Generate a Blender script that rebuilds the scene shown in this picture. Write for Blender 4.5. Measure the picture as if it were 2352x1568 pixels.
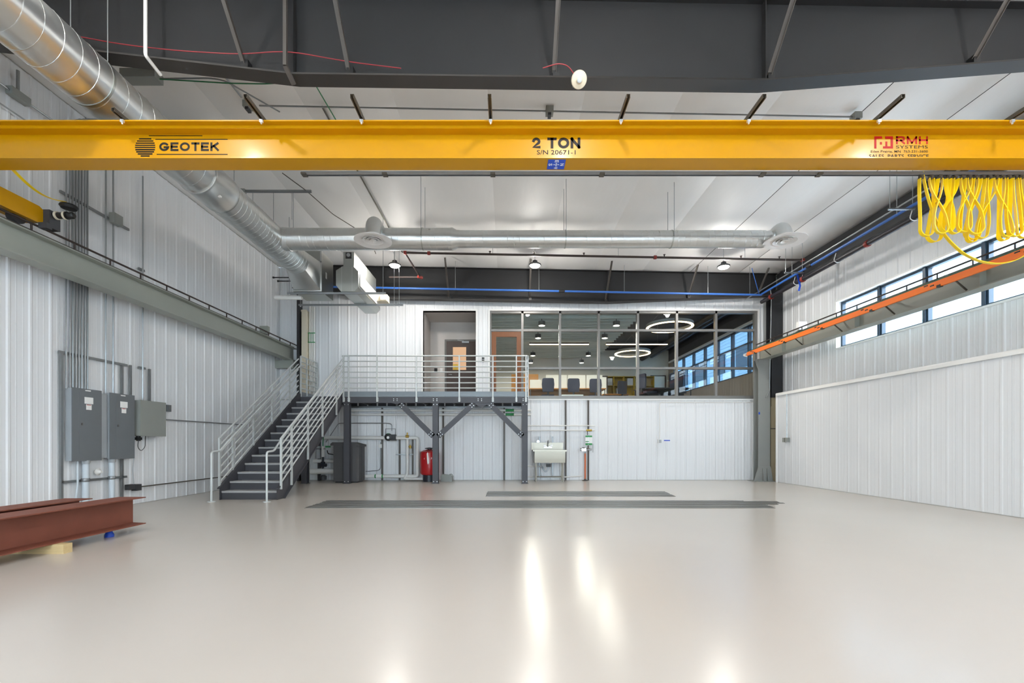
import bpy, bmesh, math, random
from mathutils import Vector, Matrix, noise
random.seed(7)
for o in list(bpy.data.objects): bpy.data.objects.remove(o)
SC = bpy.context.scene
COL = SC.collection
PI = math.pi
# ---------------------------------------------------------------- camera
# 16 mm lens on a level camera 1.19 m above the floor, view shifted up.  X right, Y into the hall, Z up.
F, CX, CY, EYE = 1045.0, 1165.0, 1016.0, 1.19
cam_d = bpy.data.cameras.new('camera'); cam = bpy.data.objects.new('camera', cam_d); COL.objects.link(cam)
cam.location = (0, 0, EYE); cam.rotation_euler = (PI/2, 0, 0)
cam_d.sensor_width = 36; cam_d.lens = F/2352*36
cam_d.shift_x = (1176-CX)/2352; cam_d.shift_y = (CY-784)/2352
cam_d.clip_start = 0.05; cam_d.clip_end = 300
SC.camera = cam
# ---------------------------------------------------------------- world, light level
w = bpy.data.worlds.new('overcast_sky'); SC.world = w; w.use_nodes = True
bg = w.node_tree.nodes['Background']
bg.inputs[0].default_value = (0.74, 0.87, 1.0, 1); bg.inputs[1].default_value = 10.0
SC.view_settings.view_transform = 'Standard'; SC.view_settings.look = 'None'
SC.view_settings.exposure = 0.45; SC.view_settings.gamma = 1.0; SC.view_settings.use_curve_mapping = False
try:
    SC.cycles.use_denoising = True
    SC.cycles.use_adaptive_sampling = True; SC.cycles.adaptive_threshold = 0.04
    SC.cycles.max_bounces = 7; SC.cycles.diffuse_bounces = 6; SC.cycles.glossy_bounces = 4
    SC.cycles.transparent_max_bounces = 12; SC.cycles.transmission_bounces = 4
    SC.cycles.sample_clamp_indirect = 8.0; SC.cycles.caustics_reflective = False; SC.cycles.caustics_refractive = False
except Exception: pass
LAMP_W = 70.0          # each high-bay lamp
OFFICE_W = 48.0         # each office downlight
# ---------------------------------------------------------------- dimensions of the hall
XL, XR, XU, YB, YN = -7.2, 8.1, 8.5, 14.4, -5.0     # left wall, wainscot, upper right wall, back wall, wall behind the camera
def ceil(x): return 6.58 - 0.019*x
def at(px, py, y): return Vector(((px-CX)*y/F, y, EYE+(CY-py)*y/F))
# ---------------------------------------------------------------- materials
def lin(c):
    c = c.lstrip('#'); r = []
    for i in (0, 2, 4):
        v = int(c[i:i+2], 16)/255
        r.append(v/12.92 if v <= 0.04045 else ((v+0.055)/1.055)**2.4)
    return r
MATS = {}
def mat(name, col, rough=0.5, metal=0.0, var=0.06, scale=6.0, bump=0.0, bscale=40.0, spec=0.5, coat=0.0, stretch=None, croug=0.05):
    m = bpy.data.materials.new(name); m.use_nodes = True; MATS[name] = m
    nt = m.node_tree; N = nt.nodes; L = nt.links
    b = N['Principled BSDF']
    c = lin(col)
    tc = N.new('ShaderNodeTexCoord'); mp = N.new('ShaderNodeMapping')
    if stretch: mp.inputs['Scale'].default_value = stretch
    L.new(tc.outputs['Object'], mp.inputs['Vector'])
    nz = N.new('ShaderNodeTexNoise'); nz.inputs['Scale'].default_value = scale; nz.inputs['Detail'].default_value = 5
    L.new(mp.outputs['Vector'], nz.inputs['Vector'])
    mx = N.new('ShaderNodeMix'); mx.data_type = 'RGBA'
    mx.inputs[6].default_value = [max(0, v*(1-var)) for v in c]+[1]
    mx.inputs[7].default_value = [min(1, v*(1+var)) for v in c]+[1]
    L.new(nz.outputs['Fac'], mx.inputs[0]); L.new(mx.outputs[2], b.inputs['Base Color'])
    b.inputs['Roughness'].default_value = rough; b.inputs['Metallic'].default_value = metal
    b.inputs['Specular IOR Level'].default_value = spec
    b.inputs['Coat Weight'].default_value = coat; b.inputs['Coat Roughness'].default_value = croug
    if bump:
        n2 = N.new('ShaderNodeTexNoise'); n2.inputs['Scale'].default_value = bscale; n2.inputs['Detail'].default_value = 3
        L.new(mp.outputs['Vector'], n2.inputs['Vector'])
        bp = N.new('ShaderNodeBump'); bp.inputs['Strength'].default_value = bump; bp.inputs['Distance'].default_value = 0.01
        L.new(n2.outputs['Fac'], bp.inputs['Height']); L.new(bp.outputs['Normal'], b.inputs['Normal'])
    return m
def galv(name, col, rough=0.3):
    m = mat(name, col, rough, 0.92, 0.07, 4)
    nt = m.node_tree; b = nt.nodes['Principled BSDF']; nz = nt.nodes['Noise Texture']
    mr = nt.nodes.new('ShaderNodeMapRange'); mr.inputs[3].default_value = rough-0.05; mr.inputs[4].default_value = rough+0.08
    nt.links.new(nz.outputs['Fac'], mr.inputs[0]); nt.links.new(mr.outputs[0], b.inputs['Roughness'])
    return m
def emit(name, col, s):
    m = bpy.data.materials.new(name); m.use_nodes = True; MATS[name] = m
    nt = m.node_tree; nt.nodes.clear()
    e = nt.nodes.new('ShaderNodeEmission'); e.inputs[0].default_value = lin(col)+[1]; e.inputs[1].default_value = s
    o = nt.nodes.new('ShaderNodeOutputMaterial'); nt.links.new(e.outputs[0], o.inputs[0]); return m
def glass(name, tint, ior=1.5):
    m = bpy.data.materials.new(name); m.use_nodes = True; MATS[name] = m
    nt = m.node_tree; nt.nodes.clear(); N = nt.nodes
    t = N.new('ShaderNodeBsdfTransparent'); t.inputs[0].default_value = tint+[1]
    g = N.new('ShaderNodeBsdfGlossy'); g.inputs['Roughness'].default_value = 0.0
    f = N.new('ShaderNodeFresnel'); f.inputs[0].default_value = ior
    x = N.new('ShaderNodeMixShader'); o = N.new('ShaderNodeOutputMaterial')
    ge = N.new('ShaderNodeNewGeometry'); mu = N.new('ShaderNodeMath'); mu.operation = 'MULTIPLY'; sb = N.new('ShaderNodeMath'); sb.operation = 'SUBTRACT'; sb.inputs[0].default_value = 1.0
    nt.links.new(ge.outputs['Backfacing'], sb.inputs[1]); nt.links.new(sb.outputs[0], mu.inputs[0]); nt.links.new(f.outputs[0], mu.inputs[1])
    nt.links.new(mu.outputs[0], x.inputs[0]); nt.links.new(t.outputs[0], x.inputs[1]); nt.links.new(g.outputs[0], x.inputs[2])
    nt.links.new(x.outputs[0], o.inputs[0]); return m
mat('wall_white', '#e4e6e8', 0.42, 0, 0.015, 1.5)
mat('wall_core', '#b9b9b7', 0.8)
mat('trim_white', '#eeeeec', 0.4, 0, 0.02)
mat('insulation', '#efedea', 0.55, 0, 0.03, 2.0, 0.55, 2.6, stretch=(1.8, 0.45, 1))
mat('floor_epoxy', '#c4bcb4', 0.215, 0, 0.02, 0.7, 0.14, 1.3, spec=0.5)
mat('black_steel', '#29292a', 0.55, 0, 0.12, 2.0, 0.03, 8, spec=0.3)
mat('flange_steel_lit', '#403d3b', 0.55, 0, 0.12, 2.0, 0.03, 8, spec=0.3)  # rafter paint lightened and warmed, floor light on the flange put into the colour
mat('black_column', '#2a2b2e', 0.5, 0, 0.1, 3)
mat('brace_steel', '#56514d', 0.5, 0.2, 0.15, 5)
mat('strut_dark', '#5c5850', 0.45, 0.5, 0.12, 8)
mat('strut_galv', '#8d9092', 0.4, 0.75, 0.1, 12)
mat('runway_grey', '#989c93', 0.42, 0, 0.05, 3)
mat('column_grey', '#8b8d8a', 0.5, 0, 0.06, 3)
mat('crane_yellow', '#c48d00', 0.34, 0, 0.03, 2, 0.02, 6, spec=0.3, coat=0.12, croug=0.15)
mat('cable_yellow', '#f5cf00', 0.42, 0, 0.05, 9)
mat('conductor_orange', '#ff7a00', 0.42, 0, 0.04, 9)
mat('conductor_green', '#2f5a45', 0.5)
mat('black_plastic', '#17181a', 0.45)
mat('dark_grey', '#3d3e41', 0.55, 0, 0.1, 6)
mat('stair_steel', '#434348', 0.45, 0.1, 0.1, 5)
mat('tread_grey', '#a2a2a3', 0.5, 0, 0.12, 12)
mat('rail_grey', '#c3c7c6', 0.38, 0.15, 0.05, 8)
mat('deck_grey', '#7c8388', 0.4, 0.3, 0.08, 6)
mat('panel_grey', '#6f7377', 0.45, 0.05, 0.05, 5)
mat('panel_side', '#a9aeb2', 0.45, 0.15, 0.05, 5)
mat('box_grey', '#8f928d', 0.45, 0, 0.05, 5)
mat('cabinet_grey', '#504f50', 0.6, 0, 0.06, 8)
mat('sticker', '#f1f1ef', 0.6)
mat('red_paint', '#b3121b', 0.28, 0, 0.05, 4, coat=0.4)
mat('red_coupling', '#84281f', 0.45)
mat('wire_red', '#93222c', 0.5)
mat('logo_red', '#b01010', 0.5, spec=0.3)
mat('logo_black', '#14100e', 0.5, spec=0.3)
mat('blue_pipe', '#3568b8', 0.35, 0, 0.05)
mat('blue_plastic', '#1d4fc4', 0.4)
mat('sign_blue', '#1a4ec8', 0.4)
mat('white_print', '#f4f5f8', 0.5)
mat('pipe_white', '#e4e3df', 0.5, 0, 0.03, 8)
mat('conduit', '#a4a8aa', 0.32, 0.8, 0.08, 10)
mat('pvc_grey', '#c3ccd3', 0.45, 0, 0.04)
mat('pipe_black', '#26242b', 0.45, 0.1, 0.1)
mat('pipe_brown', '#3a2f2c', 0.5, 0.1, 0.15)
mat('brass', '#a88a3c', 0.35, 0.85, 0.1)
mat('green_valve', '#2e7a50', 0.5)
mat('green_sign', '#2f8f4f', 0.5)
mat('orange_pipe', '#d4642c', 0.45, 0, 0.08)
mat('steel_sink', '#a59f92', 0.38, 0.85, 0.05, 5, stretch=(0.2, 4, 4))
mat('chrome', '#a8a8a8', 0.25, 1.0, 0.02)
mat('bolt_zinc', '#e0e2e4', 0.3, 0.6, 0.05)
mat('rust', '#7c4534', 0.62, 0.05, 0.16, 5, 0.08, 60)
mat('lumber', '#cbb384', 0.7, 0, 0.12, 8, 0.1, 20, stretch=(0.3, 6, 6))
mat('bar_steel', '#75726e', 0.3, 0.45, 0.22, 3, stretch=(0.4, 8, 1))
mat('cream_board', '#ddd3bd', 0.7, 0, 0.06, 5)
mat('concrete', '#b8ab8e', 0.8, 0, 0.16, 7, 0.2, 12, stretch=(1, 1, 0.4))
mat('drywall', '#cfc8c2', 0.75, 0, 0.02)
mat('door_brown', '#4b3a32', 0.5, 0, 0.1, 4, stretch=(6, 6, 0.6))
mat('door_wood', '#7a4a28', 0.45, 0, 0.16, 5, stretch=(8, 8, 0.6))
mat('frame_bronze', '#5f5d59', 0.45, 0.3, 0.05)
mat('frame_blue', '#2c3d4d', 0.4, 0.2, 0.06)
mat('storefront_grey', '#7e7d7b', 0.4, 0.35, 0.05)
mat('baffle', '#c4cac8', 0.85, 0, 0.05, 6)
mat('office_dark', '#33363c', 0.8, 0, 0.12, 3)
mat('office_wall', '#dedcd2', 0.75, 0, 0.02)
mat('office_grey', '#8d8680', 0.6, 0, 0.08, 5, stretch=(1, 7, 0.3))
mat('carpet', '#5a5c60', 0.95, 0, 0.2, 30)
mat('navy_fabric', '#1c2436', 0.9, 0, 0.1, 30)
mat('desk_wood', '#a86f1e', 0.45, 0, 0.14, 5, stretch=(0.5, 8, 8))
mat('shelf_gold', '#a18712', 0.5, 0, 0.18, 4, stretch=(5, 5, 0.6))
mat('whiteboard', '#e9ece6', 0.3, 0, 0.02)
mat('siding', '#9fb6c6', 0.6, 0, 0.05)
mat('ground_bounce', '#e6e8ea', 0.9, 0, 0.04, 8)  # unseen ground made pale to bounce daylight up to the ceiling
mat('diffuser_white', '#e9e6e3', 0.4, 0, 0.02)
mat('tank_base', '#1e222c', 0.4)
galv('galvanized', '#d6d8d7', 0.29); galv('galv_seam', '#d8dad9', 0.28); galv('galv_box', '#b4b7b3', 0.33)
emit('lamp_lens', '#fff6e8', 40); emit('office_lens', '#fff0dd', 14); emit('ring_glow', '#ffdcae', 7); emit('led_strip', '#ffd9ae', 6)
glass('window_glass', [0.96, 0.98, 0.98]); glass('tint_glass', [0.36, 0.42, 0.47]); glass('office_glass', [0.87, 0.90, 0.89])
# ---------------------------------------------------------------- mesh builder
def rot_to(d):
    return Vector((0, 0, 1)).rotation_difference(Vector(d).normalized()).to_matrix()
class MB:
    def __init__(s): s.v = []; s.f = []
    def add(s, vs, fs):
        n = len(s.v); s.v += [tuple(p) for p in vs]; s.f += [tuple(i+n for i in f) for f in fs]; return s
    def box(s, x0, x1, y0, y1, z0, z1):
        return s.add([(x0,y0,z0),(x1,y0,z0),(x1,y1,z0),(x0,y1,z0),(x0,y0,z1),(x1,y0,z1),(x1,y1,z1),(x0,y1,z1)],
                     [(0,3,2,1),(4,5,6,7),(0,1,5,4),(1,2,6,5),(2,3,7,6),(3,0,4,7)])
    def bar(s, p, q, w, h, up=(0, 0, 1)):
        p = Vector(p); q = Vector(q); d = (q-p).normalized(); a = d.cross(Vector(up))
        if a.length < 1e-5: a = d.cross(Vector((0, 1, 0)))
        a.normalize(); b = a.cross(d).normalized()
        vs = [c + a*i*w/2 + b*j*h/2 for c in (p, q) for i, j in ((-1,-1),(1,-1),(1,1),(-1,1))]
        return s.add(vs, [(0,1,2,3),(7,6,5,4),(0,4,5,1),(1,5,6,2),(2,6,7,3),(3,7,4,0)])
    def tube(s, pts, r, n=10, closed=False, caps=True):
        P = [Vector(p) for p in pts]; m = len(P); rr = r if isinstance(r, (list, tuple)) else [r]*m
        d = (P[1]-P[0]).normalized(); a = d.orthogonal().normalized(); vs = []
        for i in range(m):
            if closed: t = (P[(i+1) % m]-P[i-1]).normalized()
            else: t = ((P[min(i+1, m-1)]-P[i]).normalized() + (P[i]-P[max(i-1, 0)]).normalized()).normalized()
            a = (a - t*a.dot(t)).normalized(); b = t.cross(a)
            vs += [P[i] + (a*math.cos(2*PI*k/n)+b*math.sin(2*PI*k/n))*rr[i] for k in range(n)]
        fs = []
        for i in range(m if closed else m-1):
            j = (i+1) % m
            fs += [(i*n+k, i*n+(k+1) % n, j*n+(k+1) % n, j*n+k) for k in range(n)]
        if caps and not closed: fs += [tuple(range(n))[::-1], tuple((m-1)*n+k for k in range(n))]
        return s.add(vs, fs)
    def ribbon(s, pts, sides, w, t):
        # flat strip: pts with side vectors
        P = [Vector(p) for p in pts]; m = len(P); vs = []
        for i in range(m):
            d = (P[min(i+1, m-1)]-P[max(i-1, 0)]).normalized(); sd = Vector(sides[i]); sd = (sd-d*sd.dot(d)).normalized(); nn = d.cross(sd)
            for a, b in ((-1,-1),(1,-1),(1,1),(-1,1)): vs.append(P[i]+sd*a*w/2+nn*b*t/2)
        fs = []
        for i in range(m-1):
            fs += [(i*4+k, i*4+(k+1) % 4, i*4+4+(k+1) % 4, i*4+4+k) for k in range(4)]
        return s.add(vs, fs+[(3,2,1,0), tuple((m-1)*4+k for k in range(4))])
    def prism(s, poly, axis, a, b):
        n = len(poly)
        def P(u, v, c): return {'x': (c, u, v), 'y': (u, c, v), 'z': (u, v, c)}[axis]
        vs = [P(u, v, a) for u, v in poly]+[P(u, v, b) for u, v in poly]
        return s.add(vs, [tuple(range(n)), tuple(range(2*n-1, n-1, -1))]+[(i, n+i, n+(i+1) % n, (i+1) % n) for i in range(n)])
    def lathe(s, prof, c=(0, 0, 0), d=(0, 0, 1), n=20, caps=True):
        R = rot_to(d); c = Vector(c); vs = []; fs = []
        for r, z in prof: vs += [c + R @ Vector((r*math.cos(2*PI*k/n), r*math.sin(2*PI*k/n), z)) for k in range(n)]
        for i in range(len(prof)-1): fs += [(i*n+k, i*n+(k+1) % n, (i+1)*n+(k+1) % n, (i+1)*n+k) for k in range(n)]
        caps = caps and prof[0] != prof[-1]
        if caps and prof[0][0] > 1e-6: fs.append(tuple(range(n))[::-1])
        if caps and prof[-1][0] > 1e-6: fs.append(tuple((len(prof)-1)*n+k for k in range(n)))
        return s.add(vs, fs)
    def cyl(s, p, q, r, n=12):
        p = Vector(p); q = Vector(q); return s.lathe([(r, 0), (r, (q-p).length)], p, q-p, n)
    def build(s, name, m, parent=None, flat=False):
        xs = [p[0] for p in s.v]; ys = [p[1] for p in s.v]; zs = [p[2] for p in s.v]
        c = Vector(((min(xs)+max(xs))/2, (min(ys)+max(ys))/2, min(zs)))
        me = bpy.data.meshes.new(name); me.from_pydata([(p[0]-c.x, p[1]-c.y, p[2]-c.z) for p in s.v], [], s.f)
        bm = bmesh.new(); bm.from_mesh(me); bmesh.ops.remove_doubles(bm, verts=bm.verts, dist=1e-6)
        bmesh.ops.recalc_face_normals(bm, faces=bm.faces); bm.to_mesh(me); bm.free()
        if not flat:
            me.shade_smooth(); me.set_sharp_from_angle(angle=math.radians(38))
        me.materials.append(MATS[m])
        return link(name, me, c, parent)
WP = {}
def link(name, me, wloc, parent=None):
    o = bpy.data.objects.new(name, me); COL.objects.link(o); wloc = Vector(wloc); WP[o.name] = wloc.copy()
    if parent is not None:
        o.parent = parent; o.location = wloc-WP[parent.name]
    else: o.location = wloc
    return o
def again(o, off, parent=None):
    """same mesh again, moved by off"""
    return link(o.name.split('.')[0], o.data, WP[o.name]+Vector(off), parent if parent is not None else o.parent)
def tag(o, label, cat, group=None):
    o['label'] = label; o['category'] = cat
    if group: o['group'] = group
    return o
def thing(name, label, cat, loc=(0, 0, 0), group=None):
    o = bpy.data.objects.new(name, None); COL.objects.link(o); o.location = loc; o.empty_display_size = 0.2
    WP[o.name] = Vector(loc); return tag(o, label, cat, group)
def struct(o): o['kind'] = 'structure'; return o
def struct_empty(name, loc=(0, 0, 0)):
    o = bpy.data.objects.new(name, None); COL.objects.link(o); o.location = loc; WP[o.name] = Vector(loc); o['kind'] = 'structure'; return o
def copy_tree(o, off, parent=None):
    c = o.copy(); COL.objects.link(c); WP[c.name] = WP[o.name]+Vector(off)
    if parent is not None: c.parent = parent
    else: c.location = Vector(o.location)+Vector(off)
    for ch in list(o.children): copy_tree(ch, off, c)
    return c
def box(name, m, parent, *a): return MB().box(*a).build(name, m, parent)
def fillet(pts, r, n=5):
    P = [Vector(p) for p in pts]; out = [P[0]]
    for i in range(1, len(P)-1):
        a = (P[i-1]-P[i]); b = (P[i+1]-P[i]); k = min(r, a.length*0.48, b.length*0.48)
        p, q = P[i]+a.normalized()*k, P[i]+b.normalized()*k
        for j in range(n+1):
            t = j/n; out.append(p*(1-t)**2+P[i]*2*t*(1-t)+q*t*t)
    return out+[P[-1]]
def ipoly(b, d, tf, tw, u=0, v=0):
    q = [(-b/2,0),(b/2,0),(b/2,tf),(tw/2,tf),(tw/2,d-tf),(b/2,d-tf),(b/2,d),(-b/2,d),(-b/2,d-tf),(-tw/2,d-tf),(-tw/2,tf),(-b/2,tf)]
    return [(x+u, y+v) for x, y in q]
def lamp_light(name, loc, power, size, parent, col=(1, 0.97, 0.93), spread=PI):
    l = bpy.data.lights.new(name, 'AREA'); l.shape = 'DISK'; l.size = size; l.energy = power; l.color = col; l.spread = spread
    o = bpy.data.objects.new(name, l); COL.objects.link(o); o.parent = parent; o.location = Vector(loc)-WP[parent.name]; return o
ORD = ['first', 'second', 'third', 'fourth', 'fifth', 'sixth', 'seventh', 'eighth', 'ninth', 'tenth', 'eleventh', 'twelfth', 'thirteenth', 'fourteenth']
_fonts = {}
def text_mesh(s, bold=0.0):
    c = bpy.data.curves.new('lettering', 'FONT'); c.body = s; c.size = 1; c.offset = bold; c.extrude = 0.0; c.resolution_u = 3
    o = bpy.data.objects.new('lettering_tmp', c); COL.objects.link(o)
    dg = bpy.context.evaluated_depsgraph_get(); dg.update()
    me = bpy.data.meshes.new_from_object(o.evaluated_get(dg)); bpy.data.objects.remove(o); bpy.data.curves.remove(c); return me
def lettering(s, m, parent, O, U, V, w, h, bold=0.0, depth=0.0015):
    """text fitted in a w x h box whose lower left corner is O; U and V are the text's right and up"""
    me = text_mesh(s, bold); xs = [v.co.x for v in me.vertices]; ys = [v.co.y for v in me.vertices]
    x0, x1, y0, y1 = min(xs), max(xs), min(ys), max(ys); U = Vector(U); V = Vector(V); O = Vector(O); Nn = U.cross(V)
    mb = MB(); vs = [O+U*((v.co.x-x0)/(x1-x0)*w)+V*((v.co.y-y0)/(y1-y0)*h)+Nn*depth for v in me.vertices]
    mb.add(vs, [tuple(p.vertices) for p in me.polygons]); bpy.data.meshes.remove(me)
    return mb.build('lettering', m, parent, flat=True)

# ---------------------------------------------------------------- setting: floor, walls, ceiling
struct(box('floor', 'floor_epoxy', None, XL-0.3, XU+0.3, YN-0.2, YB+0.2, -0.15, 0.0))
PITCH, PW = 0.3048, 0.9144
def breaks():
    b = []
    for k in range(3):
        o = k*PITCH+0.16
        b += [(o-0.034, 0), (o-0.014, 0.014), (o+0.014, 0.014), (o+0.034, 0)]
        for q in (0.105, 0.2):
            b += [(o+q-0.014, 0), (o+q-0.006, 0.0022), (o+q+0.006, 0.0022), (o+q+0.014, 0)]
    return sorted((x % PW, h) for x, h in b)
BR = breaks()
def prof_h(u):
    u %= PW; L = [(BR[-1][0]-PW, BR[-1][1])]+BR+[(BR[0][0]+PW, BR[0][1])]
    for (a, ha), (b, hb) in zip(L, L[1:]):
        if a <= u <= b: return ha+(hb-ha)*(u-a)/(b-a) if b > a else ha
    return 0
def panels(parent, u0, u1, z0, z1, place, m='wall_white', hs=1.0):
    """ribbed sheet panels; place(u, n, z) -> world point; z0/z1 numbers or functions of u"""
    k = math.floor(u0/PW+1e-6)
    fz0 = z0 if callable(z0) else (lambda u: z0); fz1 = z1 if callable(z1) else (lambda u: z1)
    while k*PW < u1-1e-6:
        a, b = max(u0, k*PW), min(u1, (k+1)*PW)
        if b-a > 0.01:
            us = sorted(set([a+0.002, b-0.002]+[k*PW+x for x, h in BR if a+0.003 < k*PW+x < b-0.003]))
            mb = MB(); n = len(us); vs = []
            for u in us: vs += [place(u, prof_h(u)*hs+0.004, fz0(u)), place(u, prof_h(u)*hs+0.004, fz1(u))]
            mb.add(vs, [(2*i, 2*i+2, 2*i+3, 2*i+1) for i in range(n-1)])
            # edges folded back to the wall so each sheet has depth
            for u in (us[0], us[-1]):
                mb.add([place(u, prof_h(u)*hs+0.004, fz0(u)), place(u, prof_h(u)*hs+0.004, fz1(u)), place(u, 0, fz1(u)), place(u, 0, fz0(u))], [(0, 1, 2, 3)])
            mb.build('wall_panel', m, parent, flat=True)
        k += 1
# left wall
wl = struct(MB().prism([(YN-0.2, 0), (YB+0.5, 0), (YB+0.5, ceil(XL)+0.1), (YN-0.2, ceil(XL)+0.1)], 'x', XL-0.25, XL).build('wall_left', 'wall_core'))
panels(wl, YN, YB+0.4, 0.01, ceil(XL), lambda u, n, z: (XL+n, u, z), hs=0.8)
# right wall: wainscot, upper wall with the window opening
WZ0, WZ1, WY0, WY1 = 3.6, 4.82, 3.48, 11.74          # strip window opening
wr = struct(MB().box(XR+0.02, XU+0.25, YN-0.2, 13.68, -0.1, 2.62).box(XU, XU+0.25, YN-0.2, YB+0.5, -0.1, WZ0)
            .box(XU, XU+0.25, YN-0.2, YB+0.5, WZ1, ceil(XU)+0.1).box(XU, XU+0.25, YN-0.2, WY0, WZ0, WZ1).box(XU, XU+0.25, WY1, YB+0.5, WZ0, WZ1).build('wall_right', 'wall_core'))
panels(wr, YN, 13.66, 0.01, 2.60, lambda u, n, z: (XR+0.02-n, u, z), hs=0.4)
PR = lambda u, n, z: (XU-n, u, z)
panels(wr, YN, WY0, 2.62, ceil(XU), PR); panels(wr, WY0, WY1, 2.62, WZ0, PR); panels(wr, WY0, WY1, WZ1, ceil(XU), PR); panels(wr, WY1, YB, 2.62, ceil(XU), PR)
struct(MB().prism([(XR-0.03, 2.585), (XR-0.03, 2.64), (XR-0.015, 2.67), (XU-0.03, 2.67), (XU-0.03, 2.655), (XR-0.01, 2.655), (XR-0.022, 2.63), (XR-0.022, 2.585)], 'y', YN, 13.68).build('trim_1', 'trim_white'))
struct(box('trim_2', 'trim_white', None, XR-0.02, XU-0.05, 13.66, 13.70, 0, 2.66))
# wall behind the camera; its two unseen glazed doors are added for daylight fill
ADDED_DOORS = ((-6.0, -1.0), (1.6, 6.6)); DH = 4.2
b = MB(); xs_ = [XL-0.25]+[x for d in ADDED_DOORS for x in d]+[XU+0.25]
for i in range(0, len(xs_), 2): b.box(xs_[i], xs_[i+1], YN-0.25, YN, -0.1, 6.9)
for x0, x1 in ADDED_DOORS: b.box(x0, x1, YN-0.25, YN, DH, 6.9)
wf = struct(b.build('wall_front', 'wall_core'))
PF = lambda u, n, z: (u, YN+n, z)
for i in range(0, len(xs_), 2): panels(wf, max(xs_[i], XL), min(xs_[i+1], XU), 0.01, ceil, PF)
for k, (x0, x1) in enumerate(ADDED_DOORS):
    panels(wf, x0, x1, DH, ceil, PF)
    dr_ = struct_empty(f'door_{4+k}', ((x0+x1)/2, YN, 0))
    nx_, nz_ = 5, 6
    for i in range(nx_+1): x = x0+(x1-x0)*i/nx_; box('stile', 'storefront_grey', dr_, x-0.04, x+0.04, YN-0.16, YN-0.1, 0, DH)
    for j in range(nz_+1):
        z = DH*j/nz_; box('door_rail', 'storefront_grey', dr_, x0, x1, YN-0.155, YN-0.105, max(0, z-0.04), min(DH, z+0.04))
        if j < nz_:
            for i in range(nx_): xa = x0+(x1-x0)*i/nx_+0.04; box('pane', 'window_glass', dr_, xa, xa+(x1-x0)/nx_-0.08, YN-0.135, YN-0.125, z+0.04, z+DH/nz_-0.04)
# back wall with recess and storefront openings
RX0, RX1, SX0, SX1 = -2.66, -0.99, -0.55, 7.92
FZ, SZ0, SZ1 = 2.53, 2.58, 5.35                         # mezzanine floor, storefront sill and head
XB1 = 8.12
b = MB()
for x0, x1, z0, z1 in ((XL, XU, -0.1, FZ-0.03), (XL, RX0, FZ-0.03, 6.7), (RX0, RX1, SZ1, 6.7), (RX1, SX0, FZ-0.03, 6.7), (SX0, SX1, SZ1, 6.7), (SX0, SX1, FZ-0.03, SZ0), (SX1, XU, FZ-0.03, 6.7)):
    b.box(x0, x1, YB, YB+0.15, z0, z1)
wb = struct(b.build('wall_back', 'wall_core'))
PB = lambda u, n, z: (u, YB-n, z)
panels(wb, XL, XB1, 0.01, 2.53, PB)
panels(wb, XL, RX0-0.03, 2.56, ceil, PB); panels(wb, RX0-0.03, RX1+0.03, SZ1+0.03, ceil, PB); panels(wb, RX1+0.03, SX0-0.03, 2.56, ceil, PB)
panels(wb, SX0-0.03, SX1+0.03, SZ1+0.03, ceil, PB); panels(wb, SX1+0.03, XB1, 2.56, ceil, PB)
t = MB().box(0.55, XB1, YB-0.06, YB, 2.53, 2.56)
struct(t.build('trim_3', 'trim_white'))
t = MB()
for x0, x1, z0 in ((RX0, RX1, 2.55), (SX0, SX1, SZ0)):
    t.box(x0-0.05, x0, YB-0.045, YB+0.15, z0, SZ1+0.05).box(x1, x1+0.05, YB-0.045, YB+0.15, z0, SZ1+0.05).box(x0, x1, YB-0.045, YB+0.15, SZ1, SZ1+0.05)
struct(t.build('trim_4', 'trim_white'))
# ceiling: sagging white insulation between the purlin lines
cl = struct(MB().prism([(XL-0.3, ceil(XL)+0.2), (XU+0.3, ceil(XU)+0.2), (XU+0.3, ceil(XU)+0.32), (XL-0.3, ceil(XL)+0.32)], 'y', YN-0.3, YB+0.3).build('ceiling', 'black_steel'))
lines = [XL-0.05]+[7.2-1.5*k for k in range(9, -1, -1)]+[XU]
for i in range(len(lines)-1):
    x0, x1 = lines[i], lines[i+1]; nx, ny = 8, 56; vs = []
    for j in range(ny+1):
        y = YN+(YB-YN)*j/ny
        for k in range(nx+1):
            t = k/nx; g0 = 0.008 if x0 > 5 or x0 < -5 else 0.0; g1 = 0.008 if x1 > 5 or x1 < -5 else 0.0; x = x0+g0+(x1-x0-g0-g1)*t
            sag = 0.05*math.sin(PI*t)**0.7 if 0 < t < 1 else 0
            q = noise.noise(Vector((x*1.3+i*7, y*0.45, i*3.1)))*0.022 + noise.noise(Vector((x*5, y*0.9, 9)))*0.006
            seam = 0.006 if (j % 6) == 0 and 0 < k < nx else 0
            vs.append((x, y, ceil(x)+0.03-sag+(q if 0 < t < 1 else 0)-seam))
    mb = MB(); mb.add(vs, [(j*(nx+1)+k, j*(nx+1)+k+1, (j+1)*(nx+1)+k+1, (j+1)*(nx+1)+k) for j in range(ny) for k in range(nx)])
    mb.build('insulation_panel', 'insulation', cl)
# eave girder along the right wall
tag(MB().box(XU-0.16, XU-0.03, YN, YB-0.35, 5.86, ceil(XU)-0.04).box(XU-0.26, XU-0.03, YN, YB-0.35, 5.84, 5.86).build('eave_girder', 'black_column'),
    'black eave girder running along the top of the right wall', 'girder')
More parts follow.
